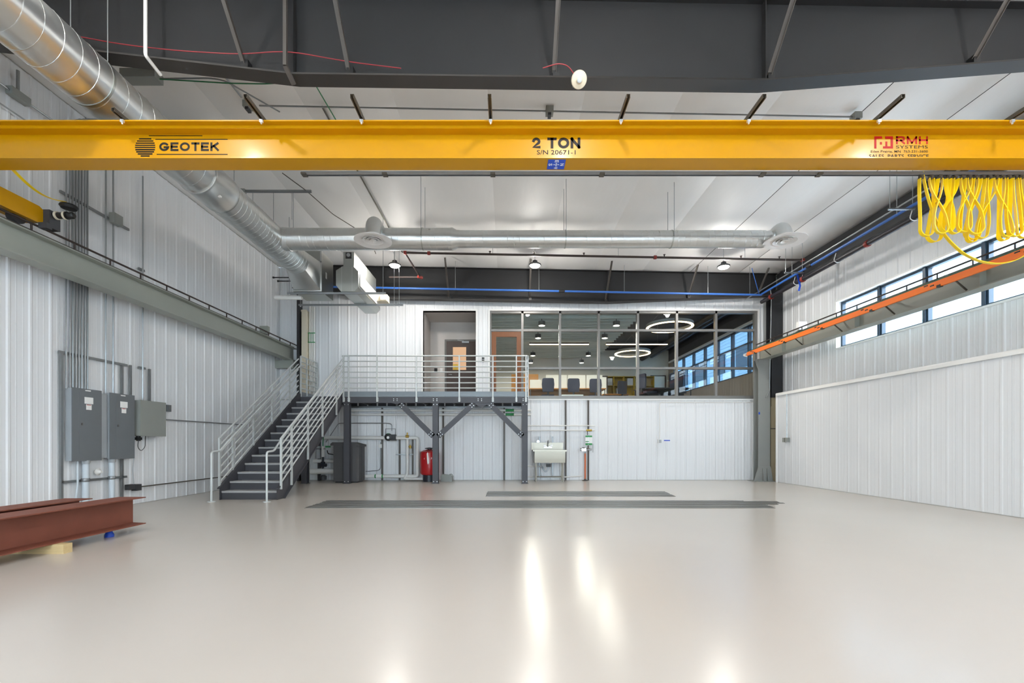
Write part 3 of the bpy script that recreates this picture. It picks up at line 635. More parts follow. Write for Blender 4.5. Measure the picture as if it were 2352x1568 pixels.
# transition from round to the box plenum
tm = MB(); n = 24; vs = [e1+Vector((DR*math.cos(2*PI*k/n), -0.05, DR*math.sin(2*PI*k/n))) for k in range(n)]
for k in range(n):
    a = 2*PI*k/n; c, s_ = math.cos(a), math.sin(a); m_ = max(abs(c), abs(s_)); vs.append(Vector((-4.83+0.33*c/m_, 11.02, 5.2+0.34*s_/m_)))
tm.add(vs, [(k, (k+1) % n, n+(k+1) % n, n+k) for k in range(n)]); tm.build('square_transition', 'galvanized', md)
for y in (4.0, 5.3, 7.75, 9.9):
    h = MB().tube([(DX+DR*0.72, y, DZ+DR*0.72), (DX+DR*0.72, y, ceil(DX))], 0.006, 6).tube([(DX-DR*0.72, y, DZ+DR*0.72), (DX-DR*0.72, y, ceil(DX))], 0.006, 6)
    h.build('hanger_rod', 'conduit', md)
    MB().lathe([(DR+0.002, -0.015), (DR+0.006, -0.015), (DR+0.006, 0.015), (DR+0.002, 0.015)], (DX, y, DZ), (0, 1, 0), 40).build('hanger_strap', 'galv_box', md)
# branch across the hall
BZ, BY, BR1, BR2 = 5.41, 9.45, 0.217, 0.172
bd = thing('spiral_duct', 'galvanised spiral branch duct crossing the hall towards the right wall', 'duct', (0, BY, BZ-BR1))
xr = (1040-CX)*BY/F
MB().cyl((DX+0.1, BY, BZ), (xr, BY, BZ), BR1, 32).build('duct_pipe', 'galvanized', bd)
helix((DX+DR+0.12, BY, BZ), (xr-0.02, BY, BZ), BR1, 0.125, 20, 0.004).build('spiral_seam', 'galv_seam', bd)
MB().lathe([(BR1+0.014, 0), (BR1+0.014, 0.1), (BR1+0.004, 0.1)], (DX+DR-0.04, BY, BZ), (1, 0, 0), 32).build('takeoff_collar', 'galvanized', bd)
MB().lathe([(BR1+0.004, -0.03), (BR1+0.004, 0.0), (BR2+0.004, 0.09), (BR2+0.004, 0.14), (BR2, 0.14)], (xr, BY, BZ), (1, 0, 0), 32).build('reducer', 'galvanized', bd)
xe = 5.32
MB().cyl((xr+0.1, BY, BZ), (xe, BY, BZ), BR2, 32).build('duct_pipe', 'galvanized', bd)
helix((xr+0.16, BY, BZ), (xe-0.02, BY, BZ), BR2, 0.125, 20, 0.004).build('spiral_seam', 'galv_seam', bd)
for x in (-1.75, 1.2, 3.4):
    r_ = BR1 if x < xr else BR2
    MB().tube([(x, BY-r_-0.012, BZ-0.02), (x, BY-r_-0.012, ceil(x))], 0.006, 6).tube([(x, BY+r_+0.012, BZ-0.02), (x, BY+r_+0.012, ceil(x))], 0.006, 6).build('hanger_rod', 'conduit', bd)
    MB().lathe([(r_+0.003, -0.012), (r_+0.008, -0.012), (r_+0.008, 0.012), (r_+0.003, 0.012)], (x, BY, BZ), (1, 0, 0), 32).build('hanger_strap', 'galv_box', bd)
def diffuser(label, path, r, c, R):
    d = thing('ceiling_diffuser', label, 'diffuser', (c.x, c.y, c.z-0.03))
    MB().tube(path, r, 24).build('elbow', 'galvanized', d)
    prof = [(r+0.005, 0.10), (r+0.01, 0.02), (R*0.8, 0.0), (R, -0.012), (R, -0.022), (R*0.8, -0.012), (R*0.62, 0.0), (r*0.9, 0.02)]
    MB().lathe(prof+[prof[0]], c, (0, 0, 1), 40).build('outer_cone', 'diffuser_white', d)
    for k, (ra, rb) in enumerate(((0.55, 0.42), (0.38, 0.25), (0.2, 0.08))):
        MB().lathe([(R*rb, 0.035), (R*ra, -0.014-0.005*k), (R*ra, -0.02-0.005*k), (R*rb*0.9, 0.028), (R*rb, 0.035)], c, (0, 0, 1), 32).build('inner_cone', 'diffuser_white', d)
    MB().lathe([(r*0.98, 0.05), (0.001, 0.05)], c, (0, 0, 1), 24).build('throat', 'dark_grey', d)
    return d
c1 = at(857, 551, 9.0)
diffuser('white round ceiling diffuser hanging in front of the branch duct on the left', fillet([(c1.x, BY-0.05, BZ+0.12), (c1.x, c1.y+0.02, BZ+0.16), (c1.x, c1.y, c1.z+0.02)], 0.24, 8), 0.15, c1, 0.365)
c2 = at(1803, 552, 9.2)
diffuser('white round ceiling diffuser on the elbow at the right end of the branch duct', fillet([(xe-0.05, BY, BZ), (xe+0.2, BY, BZ+0.02), (c2.x, c2.y+0.1, BZ+0.16), (c2.x, c2.y, c2.z+0.02)], 0.16, 6), 0.155, c2, 0.40)
# plenum and air handler
pl = thing('duct_plenum', 'square galvanised plenum box at the far end of the large spiral duct', 'plenum', (-4.83, 11.37, 4.84))
MB().box(-5.17, -4.49, 11.0, 11.74, 4.84, 5.82).build('plenum_body', 'galv_box', pl)
MB().box(-5.18, -4.48, 10.985, 11.0, 5.54, 5.57).box(-5.18, -4.48, 10.985, 11.0, 4.84, 4.87).box(-4.52, -4.48, 10.985, 11.0, 4.87, 5.82).build('plenum_flange', 'galvanized', pl)
box('plenum_tag', 'sticker', pl, -4.49, -4.487, 11.25, 11.32, 5.25, 5.40)
ah = thing('air_handler', 'galvanised air handling unit with chamfered cabinet on a strut rack', 'air handler', (-3.85, 11.9, 4.84))
MB().prism([(-4.02, 4.84), (-3.70, 4.84), (-3.60, 4.95), (-3.60, 5.33), (-3.72, 5.45), (-3.98, 5.45), (-4.14, 5.35), (-4.14, 4.99)], 'y', 11.0, 12.9).build('cabinet', 'galv_box', ah)
MB().box(-3.98, -3.72, 11.05, 12.9, 5.45, 5.82).build('upper_duct', 'galv_box', ah)
MB().box(-3.92, -3.78, 11.03, 11.05, 5.66, 5.80).build('fan_frame', 'dark_grey', ah)
MB().cyl((-3.85, 11.02, 5.735), (-3.85, 11.035, 5.735), 0.045, 20).build('fan_hub', 'panel_side', ah)
MB().box(-3.6, -3.585, 11.1, 12.85, 5.0, 5.30).build('side_panel', 'diffuser_white', ah)
for x in (-4.0, -3.75): MB().box(x-0.004, x+0.004, 10.993, 11.0, 4.85, 5.44).build('panel_seam', 'galvanized', ah)
tag(MB().box(-3.595, -3.3, 12.5, 12.75, 5.08, 5.26).box(-3.48, -3.32, 12.47, 12.5, 5.1, 5.24).build('junction_box', 'cream_board'), 'pale junction box beside the air handler cabinet', 'junction box')
rk = thing('strut_rack', 'galvanised strut rack carrying plenum and air handler', 'rack', (-4.2, 11.6, 4.78))
for y, x0, x1 in ((11.06, -5.34, -2.95), (12.0, -5.5, -2.75)): MB().box(x0, x1, y-0.02, y+0.02, 4.795, 4.838).build('strut', 'strut_galv', rk)
for y, x in ((11.06, -5.3), (11.06, -3.02), (12.0, -5.45), (12.0, -2.85), (12.0, -2.98)):
    MB().tube([(x, y, 4.78), (x, y, ceil(x))], 0.007, 6).build('hanger_rod', 'conduit', rk); MB().cyl((x, y, 4.77), (x, y, 4.795), 0.018, 6).build('rod_nut', 'bolt_zinc', rk)
tag(MB().lathe([(0.0, 0), (0.05, 0.0), (0.055, 0.01), (0.055, 0.66), (0.05, 0.68), (0, 0.68)], (-5.82, 11.4, 4.82), (1, 0, 0), 16).build('pipe_stub', 'pipe_white'), 'short pale insulated pipe poking out left of the strut rack', 'pipe')
for x, z, l in ((-7.14, 6.23, 'upper'), (-7.0, 6.12, 'lower')):
    tag(MB().tube([(x, 13.9, z), (-6.6, 13.9, z)], 0.018, 8).lathe([(0.03, 0), (0.03, 0.04)], (x-0.02, 13.9, z), (1, 0, 0), 8).build('refrigerant_line', 'black_plastic'), f'thin black refrigerant line left of the plenum, the {l} of two', 'pipe')
tag(MB().bar((-5.35, 11.2, ceil(-5.3)-0.25), (-5.0, 11.9, ceil(-5)-0.25), 0.05, 0.05).build('strut_hanger', 'strut_dark'), 'dark strut under the ceiling above the large spiral duct', 'strut')
# ---------------------------------------------------------------- lamps
def high_bay(label, x, y, z=5.97, group='high bay lamps under the roof'):
    l = thing('high_bay_lamp', label, 'lamp', (x, y, z), group)
    MB().lathe([(0.155, 0.0), (0.165, 0.01), (0.165, 0.03), (0.12, 0.06), (0.07, 0.075), (0.065, 0.13), (0.03, 0.15), (0.0, 0.15)], (x, y, z), (0, 0, 1), 24).build('housing', 'dark_grey', l)
    MB().lathe([(0.0, -0.05), (0.06, -0.046), (0.11, -0.03), (0.145, 0.004)], (x, y, z), (0, 0, 1), 24).build('lens', 'lamp_lens', l)
    MB().tube([(x, y, z+0.15), (x, y, ceil(x)-0.03)], 0.006, 6).build('suspension', 'conduit', l)
    pl_ = bpy.data.lights.new('lamp_light', 'POINT'); pl_.energy = LAMP_W; pl_.shadow_soft_size = 0.07; pl_.color = (1, 0.96, 0.90)
    po = bpy.data.objects.new('lamp_light', pl_); COL.objects.link(po); po.parent = l; po.location = (0, 0, -0.105)
    lamp_light('lamp_light', (x, y, z-0.055), LAMP_W*0.22, 0.26, l, (1, 0.96, 0.90)); return l
high_bay('glowing high bay lamp above the air handler, leftmost of the three', -3.04, 12.3)
high_bay('glowing high bay lamp in the middle of the three by the far rafter', 0.75, 12.3)
high_bay('glowing high bay lamp below the right diffuser, rightmost of the three', 5.85, 12.3, 5.93)
for x in (-4.2, 0.9, 5.9):
    high_bay('high bay lamp above the photographer, in the row just out of frame, at '+('left', 'centre', 'right')[(-4.2, 0.9, 5.9).index(x)], x, 3.3, 6.0)
    high_bay('high bay lamp in the row behind the photographer, at '+('left', 'centre', 'right')[(-4.2, 0.9, 5.9).index(x)], x, -2.6, 6.0)
# ---------------------------------------------------------------- roof-level pipes and conduits
def pipe(name, label, pts, r, m, cat='pipe', n=10, fr=0.08, group=None):
    return tag(MB().tube(fillet(pts, fr) if len(pts) > 2 else pts, r, n).build(name, m), label, cat, group)
sp = thing('sprinkler_pipe', 'dark sprinkler branch pipe crossing under the far part of the ceiling', 'pipe', (2.5, 11.87, 6.0))
zs = lambda x: 6.045-0.0185*(x-2.5)
MB().tube([(-2.67, 11.87, zs(-2.67)), (7.72, 11.87, zs(7.72))], 0.028, 12).build('pipe_run', 'pipe_brown', sp)
for x in (-2.67, -2.05, 3.85, 7.70): MB().lathe([(0.045, 0), (0.05, 0.015), (0.05, 0.06), (0.045, 0.075)], (x-0.03, 11.87, zs(x)), (1, 0, 0), 12).build('coupling', 'red_coupling', sp)
for x in (-0.45, 0.7, 2.0, 4.1, 6.1, 7.1): MB().cyl((x, 11.87, zs(x)+0.02), (x, 11.87, zs(x)+0.07), 0.014, 8).lathe([(0.03, 0), (0.03, 0.008)], (x, 11.87, zs(x)+0.07), (0, 0, 1), 10).build('sprinkler_head', 'pipe_brown', sp)
for x in (-0.38, 2.9, 6.2): MB().tube([(x, 11.87, zs(x)), (x, 11.87, ceil(x))], 0.006, 6).build('hanger_rod', 'conduit', sp)
MB().tube(fillet([(-2.67, 11.9, zs(-2.67)), (-2.5, 13.1, 5.95), (-3.4, 13.1, 5.95)], 0.1), 0.024, 10).build('pipe_drop', 'pipe_brown', sp)
MB().cyl((-2.56, 13.05, 5.95), (-2.46, 13.15, 5.95), 0.045, 12).build('coupling', 'red_coupling', sp)
MB().tube([(7.72, 11.87, zs(7.72)), (7.72, 11.87, 5.5)], 0.03, 12).build('pipe_drop', 'pipe_black', sp)
sm = thing('sprinkler_main', 'thick black sprinkler main running along the right wall below the eave', 'pipe', (7.72, 6, 5.4))
MB().lathe([(0.0, 0), (0.056, 0), (0.056, 18.0), (0, 18.0)], (7.72, -4.2, 5.45), (0, 1, 0), 16).build('pipe_run', 'pipe_black', sm)
for y in (9.75, 13.3, 11.87, 4.5): MB().lathe([(0.07, -0.04), (0.074, -0.03), (0.074, 0.03), (0.07, 0.04)], (7.72, y, 5.45), (0, 1, 0), 14).build('coupling', 'red_coupling', sm)
for y in (8.6, 10.6, 12.1): MB().tube(fillet([(7.66, y, 5.60), (7.62, y+0.02, 5.42), (7.72, y, 5.37), (7.8, y, 5.45)], 0.06), 0.008, 6).build('pipe_hook', 'trim_white', sm)
br_ = MB().tube(fillet([(-6.3, 13.6, 5.86), (7.6, 13.6, 5.60)], 0.1), 0.03, 12)
bp = thing('air_line', 'blue compressed air line running along the far rafter', 'pipe', (1, 13.6, 5.6))
br_.build('pipe_run', 'blue_pipe', bp)
for x in (-6.25, 1.63): MB().lathe([(0.038, -0.09), (0.045, -0.07), (0.045, 0.07), (0.038, 0.09)], (x, 13.6, 5.86-0.0187*(x+6.3)), (1, 0, -0.0187), 12).build('coupling', 'black_plastic', bp)
for x in (-1.55, 0.95, 3.5, 6.0, 7.25): MB().tube([(x, 13.6, 5.86-0.0187*(x+6.3)), (x, 13.6, ceil(x))], 0.006, 6).build('hanger_rod', 'conduit', bp)
bp2 = thing('air_line', 'blue compressed air line running along the right wall below the eave', 'pipe', (7.6, 6, 5.6))
MB().tube([(7.6, -4.2, 5.66), (7.6, 13.66, 5.62)], 0.03, 12).build('pipe_run', 'blue_pipe', bp2)
for y in (11.45, 5.0): MB().lathe([(0.04, -0.09), (0.045, -0.07), (0.045, 0.07), (0.04, 0.09)], (7.6, y, 5.635), (0, 1, 0), 12).build('coupling', 'black_plastic', bp2)
MB().ribbon([(7.62, 11.95, 5.6), (7.66, 11.95, 5.45), (7.68, 11.93, 5.3), (7.66, 11.95, 5.17)], [(1, 0, 0)]*4, 0.05, 0.006).build('dangling_strap', 'blue_plastic', bp2)
MB().tube(fillet([(7.55, 13.62, 5.6), (7.2, 13.3, 6.1), (7.1, 13.2, 6.25)], 0.1), 0.01, 6).build('air_hose', 'blue_pipe', bp2)
pipe('conduit_run', 'thin pale conduit running just above the blue air line on the right', [(7.52, -4.2, 5.76), (7.52, 13.9, 5.70), (7.3, 13.95, 5.58)], 0.016, 'conduit', 'conduit')
for y, lab in ((8.55, 'nearer'), (11.75, 'farther')):
    h = thing('trapeze_hanger', f'rod trapeze hanger holding the right blue air line, the {lab} one', 'hanger', (7.45, y, 5.56))
    MB().box(7.16, 7.66, y-0.02, y+0.02, 5.56, 5.585).build('cross_strut', 'strut_galv', h)
    for x in (7.19, 7.45, 7.62): MB().tube([(x, y+(0.15 if x == 7.45 else 0), 5.56), (x, y+(0.15 if x == 7.45 else 0), ceil(x))], 0.006, 6).build('hanger_rod', 'conduit', h)
pipe('conduit_run', 'thin pale conduit falling down the black building column at the right', [(7.98, 13.8, 5.85), (8.0, 13.78, 5.6), (8.02, 13.9, 3.0), (8.02, 13.9, 2.78), (7.9, 13.9, 2.56)], 0.012, 'conduit', 'conduit')
# conduit over the crane
cdz = ceil(0)-0.13
cx = thing('ceiling_conduit', 'long conduit crossing the white ceiling just behind the crane girder', 'conduit', (0.8, 7.25, cdz))
MB().tube([(-3.95, 7.25, ceil(-3.95)-0.1), (5.6, 7.25, ceil(5.6)-0.1)], 0.013, 8).build('conduit_run', 'conduit', cx)
for px in (570, 1262, 1966):
    x = (px-CX)*7.25/F; z = ceil(x)-0.1
    MB().box(x-0.06, x+0.06, 7.19, 7.31, z-0.05, z+0.05).build('junction_box', 'box_grey', cx); MB().box(x-0.025, x+0.025, 7.2, 7.3, z-0.09, z-0.05).build('box_knuckle', 'dark_grey', cx)
pipe('conduit_run', 'grey conduit running along the ceiling above the large duct, right of the white drop pipe', [(-4.2, 5.7, ceil(-4.2)-0.06), (-4.15, 7.1, ceil(-4.2)-0.08)], 0.013, 'conduit', 'conduit')
pipe('conduit_run', 'dark conduit running along the ceiling past the left diffuser', [(-2.97, 7.3, ceil(-3)-0.06), (-2.97, 9.0, ceil(-3)-0.06), (-2.97, 12.9, ceil(-3)-0.06)], 0.016, 'strut_dark', 'conduit')
g = thing('cable_bundle', 'green cable bundle strung across the ceiling from the grey wireway', 'cable', (-4, 6.7, 6.35))
za = 6.42
MB().tube(fillet([(-5.0, 6.55, za), (-4.5, 6.55, za-0.03), (-4.0, 6.55, za-0.06), (-3.5, 6.6, za-0.03), (-2.82, 6.6, za+0.02), (-2.8, 7.6, za+0.05)], 0.1), 0.009, 6).build('green_cable', 'green_valve', g)
MB().tube(fillet([(-5.0, 6.57, za+0.02), (-4.3, 6.57, za+0.03), (-4.1, 6.6, za+0.02), (-3.6, 7.2, za)], 0.1), 0.011, 6).build('flex_conduit', 'conduit', g)
MB().box(-5.5, -5.0, 6.45, 6.62, za-0.04, za+0.08).build('wireway', 'box_grey', g)
pipe('hanging_wire', 'thin dark wire drooping across the ceiling from the trapeze strut to the air handler', [(-4.35, 8.8, 6.4), (-4.1, 9.3, 6.33), (-3.9, 10.2, 6.3), (-3.4, 11.2, 6.25), (-3.35, 11.6, 6.0)], 0.009, 'strut_dark', 'wire')
tp = thing('trapeze_hanger', 'long grey strut hung under the ceiling beside the large duct', 'hanger', (-4.8, 9.3, 6.28))
MB().box(-5.55, -4.0, 9.28, 9.32, 6.30, 6.345).build('cross_strut', 'strut_galv', tp)
MB().box(-5.62, -5.35, 9.26, 9.34, 6.27, 6.36).build('strut_sleeve', 'box_grey', tp)
for x in (-5.2, -4.4): MB().tube([(x, 9.3, 5.75), (x, 9.3, 6.3)], 0.005, 6).build('hanger_rod', 'conduit', tp)
pipe('drop_pipe', 'white drop pipe with elbow hanging in front of the charcoal rafter', [(-4.15, 5.22, ceil(-4)), (-4.15, 5.22, 5.63), (-4.16, 5.46, 5.60)], 0.019, 'pipe_white', 'pipe', 10, 0.03)
rwp = [(-5.3, 5.36, 6.02), (-4.6, 5.38, 5.90), (-3.9, 5.38, 5.82), (-3.12, 5.36, 5.76), (-2.6, 5.34, 5.79), (-1.87, 5.37, 5.68), (-1.26, 5.4, 5.63)]
tag(MB().tube(fillet(rwp, 0.3), 0.0055, 6).build('signal_wire', 'wire_red'), 'red signal wire lying along the bottom flange of the charcoal rafter', 'wire')
tag(MB().tube(fillet([(0.42, 5.36, 5.60), (0.6, 5.34, 5.64), (0.72, 5.36, 5.63), (0.80, 5.39, 5.54)], 0.08), 0.006, 6).build('signal_wire', 'wire_red'), 'short red wire leading to the white alarm strobe', 'wire')
al = thing('alarm_strobe', 'white round alarm strobe hanging from the rafter flange', 'alarm', (0.84, 5.38, 5.4))
ca = Vector((0.84, 5.33, 5.44)); da = Vector((0, -0.7, -0.7))
MB().box(0.78, 0.90, 5.385, 5.42, 5.42, 5.52).build('back_box', 'diffuser_white', al)
MB().lathe([(0.0, 0.055), (0.03, 0.055), (0.04, 0.04), (0.085, 0.03), (0.092, 0.01), (0.09, 0.0), (0.0, 0.0)], ca, da, 28).build('strobe_disc', 'cream_board', al)
MB().lathe([(0.028, 0.054), (0.022, 0.075), (0.0, 0.08)], ca, da, 14).build('strobe_lens', 'pvc_grey', al)
MB().lathe([(0.008, 0), (0.0, 0.04)], (0.84, 5.39, 5.52), (0, 0, 1), 10).build('mount_spike', 'diffuser_white', al)
# ---------------------------------------------------------------- electrical gear on the left wall
XC = -7.13
yw = lambda px: -XC*F/(CX-px)
for i, px in enumerate((152, 160, 167, 174, 181, 188, 195, 201)):
    y = yw(px); zt = 6.36
    pts = [(XC, y, 2.06), (XC, y, zt-0.1), (XC, y, zt), (XC+0.1, y, zt+0.06), (XC+0.8, y, zt+0.06)]
    pipe('electrical_conduit', f'vertical steel conduit above the first panelboard, {ORD[i]} from the left of eight', fillet([(XC, y, 2.06), (XC, y, zt+0.06), (XC+1.9, y, zt+0.02)], 0.28, 8), 0.0135, 'conduit', 'conduit', 8, 0.0, 'conduits above the panelboards')
for px, zt, l in ((243, 6.1, 'left'), (260, 6.2, 'right')):
    y = yw(px); pipe('electrical_conduit', f'vertical steel conduit above the second panelboard, the {l} of a pair', [(XC, y, 2.05), (XC, y, zt), (XC, y+0.12, zt+0.15)], 0.0135, 'conduit', 'conduit', 8, 0.1)
pipe('electrical_conduit', 'vertical steel conduit rising from the light grey enclosure to the ceiling', [(XC, yw(328), 2.0), (XC, yw(328), 6.4)], 0.0135, 'conduit', 'conduit', 8)
def strut(label, *a): return tag(MB().box(*a).box(*(lambda x0, x1, y0, y1, z0, z1: ((x1, x1+0.004, y0, y0+(y1-y0)*0.25, z0, z1) if z1-z0 > y1-y0 else (x1, x1+0.004, y0, y1, z0, z0+(z1-z0)*0.25)))(*a)).build('wall_strut', 'strut_galv'), label, 'strut')
XS0, XS1 = XL+0.03, XL+0.06
strut('horizontal strut clamping the eight conduits high on the left wall', XS0, XS1, 7.28, 8.6, 5.19, 5.23)
strut('horizontal strut clamping the conduits above the panelboards', XS0, XS1, 7.26, 8.56, 2.62, 2.66)
strut('horizontal strut below the panelboards', XS0, XS1, 7.3, 8.55, 0.53, 0.57)
strut('vertical strut left of the first panelboard', XS0, XS1, 7.28, 7.32, 0, 2.62)
strut('vertical strut behind the second panelboard', XS0, XS1, 8.43, 8.47, 0, 2.62)
strut('short vertical strut between second panelboard and light grey enclosure', XS0, XS1, 8.62, 8.66, 1.9, 2.66)
strut('short vertical strut above the light grey enclosure', XS0, XS1, 9.08, 9.12, 1.9, 2.66)
strut('small strut clamp at mid height on the single conduit', XS0, XS1, 8.83, 8.97, 4.55, 4.59)
strut('small strut clamp low on the single conduit above the enclosure', XS0, XS1, 8.83, 8.99, 2.63, 2.67)
tag(MB().box(XL+0.06, XL+0.16, 8.16, 8.34, 5.14, 5.32).box(XL+0.16, XL+0.166, 8.17, 8.33, 5.15, 5.31).build('junction_box', 'box_grey'), 'grey junction box on the upper strut of the left wall', 'junction box')
def panelboard(label, y0, y1, z0, z1, stick):
    p = thing('panelboard', label, 'electrical panel', (-7.1, (y0+y1)/2, z0))
    box('enclosure', 'panel_side', p, XL+0.03, -7.062, y0, y1, z0, z1)
    box('cover', 'panel_grey', p, -7.062, -7.048, y0-0.008, y1+0.008, z0-0.008, z1+0.008)
    d = box('panel_door', 'panel_grey', p, -7.048, -7.043, y0+0.11, y1-0.05, z0+0.12, z1-0.06)
    MB().box(-7.043, -7.035, y0+0.14, y0+0.165, (z0+z1)/2-0.01, (z0+z1)/2+0.03).cyl((-7.043, y0+0.152, (z0+z1)/2+0.01), (-7.03, y0+0.152, (z0+z1)/2+0.01), 0.008, 8).build('latch', 'chrome', d)
    box('sticker', 'sticker', p, -7.043, -7.0415, y0+0.2, y0+0.36, z1-0.24, z1-0.13)
    s2 = box('sticker', 'sticker', p, -7.043, -7.0415, y0+0.23, y0+0.33, z1-0.34, z1-0.25); box('sticker_stripe', 'logo_red', s2, -7.0415, -7.041, y0+0.24, y0+0.32, z1-0.265, z1-0.255)
    box('sticker', 'sticker', p, -7.048, -7.0465, y0+0.22, y0+0.32, z1-0.03, z1-0.01)
    return p
panelboard('grey panelboard with white stickers, the left and larger looking of two', 7.38, 7.90, 0.89, 2.08, 0)
panelboard('grey panelboard with white stickers beside the light grey enclosure', 8.08, 8.60, 0.90, 2.07, 0)
tag(MB().box(XL+0.03, -7.10, 7.91, 8.07, 0.92, 2.05).box(-7.10, -7.095, 7.92, 8.06, 1.0, 1.95).box(-7.0955, -7.094, 7.95, 8.02, 1.2, 1.26).build('wireway', 'panel_side'), 'pale wireway between the two grey panelboards', 'wireway')
en = thing('control_enclosure', 'light grey wall enclosure right of the two panelboards', 'enclosure', (-7.05, 9.0, 1.32))
box('enclosure_body', 'box_grey', en, XL+0.03, -7.02, 8.69, 9.33, 1.32, 2.0); box('enclosure_door', 'box_grey', en, -7.02, -7.0, 8.685, 9.335, 1.315, 2.005)
MB().cyl((-7.1, 8.76, 1.22), (-7.1, 8.76, 1.32), 0.035, 10).box(-7.14, -7.06, 8.70, 8.8, 1.24, 1.29).build('cable_gland', 'black_plastic', en)
MB().tube(fillet([(-7.1, 8.76, 1.24), (-7.1, 8.74, 1.1), (-7.1, 8.82, 1.02), (-7.1, 8.92, 1.1), (-7.1, 8.93, 1.32)], 0.05), 0.007, 6).build('loop_wire', 'dark_grey', en)
for y, r, l in ((7.66, 0.05, 'first'), (8.17, 0.045, 'second')):
    c = thing('riser_conduit', f'thick pale conduit from the floor into the {l} panelboard', 'conduit', (-7.1, y, 0))
    MB().cyl((-7.1, y, 0), (-7.1, y, 0.9), r, 16).build('riser', 'pvc_grey', c); MB().lathe([(r+0.004, 0), (r+0.012, 0.01), (r+0.012, 0.05), (r+0.004, 0.06)], (-7.1, y, 0.53), (0, 0, 1), 14).build('pipe_strap', 'strut_galv', c); MB().lathe([(r+0.003, 0), (r+0.014, 0.02), (r+0.014, 0.06)], (-7.1, y, 0.83), (0, 0, 1), 14).build('collar', 'panel_side', c)
pipe('electrical_conduit', 'thin pale conduit left of the first thick riser', [(-7.1, 7.52, 0.9), (-7.1, 7.52, 0.5), (-7.12, 7.48, 0.0)], 0.014, 'pvc_grey', 'conduit', 8)
tag(MB().lathe([(0.0, 0), (0.05, 0.0), (0.06, 0.03), (0.03, 0.06), (0.02, 0.09), (0, 0.09)], (-7.16, 7.93, 0.68), (1, 0, 0), 12).build('wire_coil', 'pipe_white'), 'small white coil of wire between the two thick risers', 'coil')
tag(MB().box(XL+0.03, -7.09, 8.53, 8.68, 0.30, 0.40).box(XL+0.03, -7.07, 8.68, 8.8, 0.27, 0.39).build('outlet_box', 'dark_grey'), 'dark outlet box near the floor right of the panelboards', 'outlet box')
pipe('electrical_conduit', 'thin cord hanging from the enclosure to the dark outlet box', [(-7.1, 8.66, 1.3), (-7.1, 8.66, 0.9), (-7.1, 8.62, 0.7), (-7.1, 8.65, 0.4)], 0.008, 'panel_side', 'cord', 6)
tag(MB().box(XL+0.03, -7.1, 9.5, 9.62, 1.84, 1.98).box(-7.1, -7.09, 9.52, 9.6, 1.86, 1.96).build('outlet_box', 'panel_grey'), 'small grey box on the left wall right of the light grey enclosure', 'outlet box')
pipe('electrical_conduit', 'horizontal conduit leading from the enclosure to the stairs', [(-7.14, 9.34, 1.67), (-7.14, 12.3, 1.67)], 0.012, 'strut_galv', 'conduit', 8)
pipe('electrical_conduit', 'low horizontal conduit leading from the outlet box to the stairs', [(-7.14, 8.8, 0.33), (-7.14, 13.8, 0.33)], 0.012, 'strut_dark', 'conduit', 8)
b_ = thing('wall_conduit', 'upper conduit sloping along the left wall behind the duct with a grey fitting', 'conduit', (-7.1, 7, 6.1))
MB().tube([(-7.12, 4.5, 6.23), (-7.12, 8.0, 6.23)], 0.016, 8).build('conduit_run', 'conduit', b_); MB().box(-7.17, -7.07, 6.5, 6.76, 6.18, 6.29).build('conduit_fitting', 'box_grey', b_); MB().tube([(-7.12, 6.62, 6.3), (-7.12, 6.62, 6.6)], 0.02, 8).build('conduit_riser', 'conduit', b_)
pipe('wall_conduit', 'lower thin conduit along the left wall behind the duct', [(-7.12, 4.5, 5.95), (-7.12, 7.3, 5.95)], 0.011, 'conduit', 'conduit', 8)
# ---------------------------------------------------------------- red steel beams on the floor
for xc, y1, lab in ((-5.04, 6.12, 'rust red steel beam on wooden blocks, nearer the middle of the floor'), (-5.62, 5.97, 'rust red steel beam lying behind the other one, nearer the left wall')):
    b_ = thing('steel_beam', lab, 'steel beam', (xc, 3.6, 0.1), 'rust red steel beams')
    MB().prism([(xc-0.18, 0.10), (xc+0.18, 0.10), (xc+0.18, 0.112), (xc+0.006, 0.118), (xc-0.006, 0.118), (xc-0.18, 0.112)], 'y', 1.2, y1).build('bottom_flange', 'rust', b_)
    MB().prism([(xc-0.18, 0.448), (xc-0.006, 0.442), (xc+0.006, 0.442), (xc+0.18, 0.448), (xc+0.18, 0.46), (xc-0.18, 0.46)], 'y', 1.2, y1).build('top_flange', 'rust', b_)
    MB().box(xc-0.006, xc+0.006, 1.2, y1, 0.118, 0.442).build('web', 'rust', b_)
for y, l in ((4.86, 'sticking out under the front red beam'), (2.4, 'under the red beams, out of the frame')):
    tag(MB().box(-6.0, -4.74, y, y+0.10, 0, 0.05).box(-5.98, -4.745, y+0.005, y+0.105, 0.05, 0.1).build('wood_block', 'lumber'), 'pale lumber block '+l, 'lumber')
tag(MB().lathe([(0.05, 0), (0.05, 0.03), (0.035, 0.06), (0.045, 0.1), (0, 0.1)], (-5.03, 5.75, 0), (0, 0, 1), 14).build('plastic_foot', 'blue_plastic'), 'blue plastic foot under the end of the front red beam', 'support')
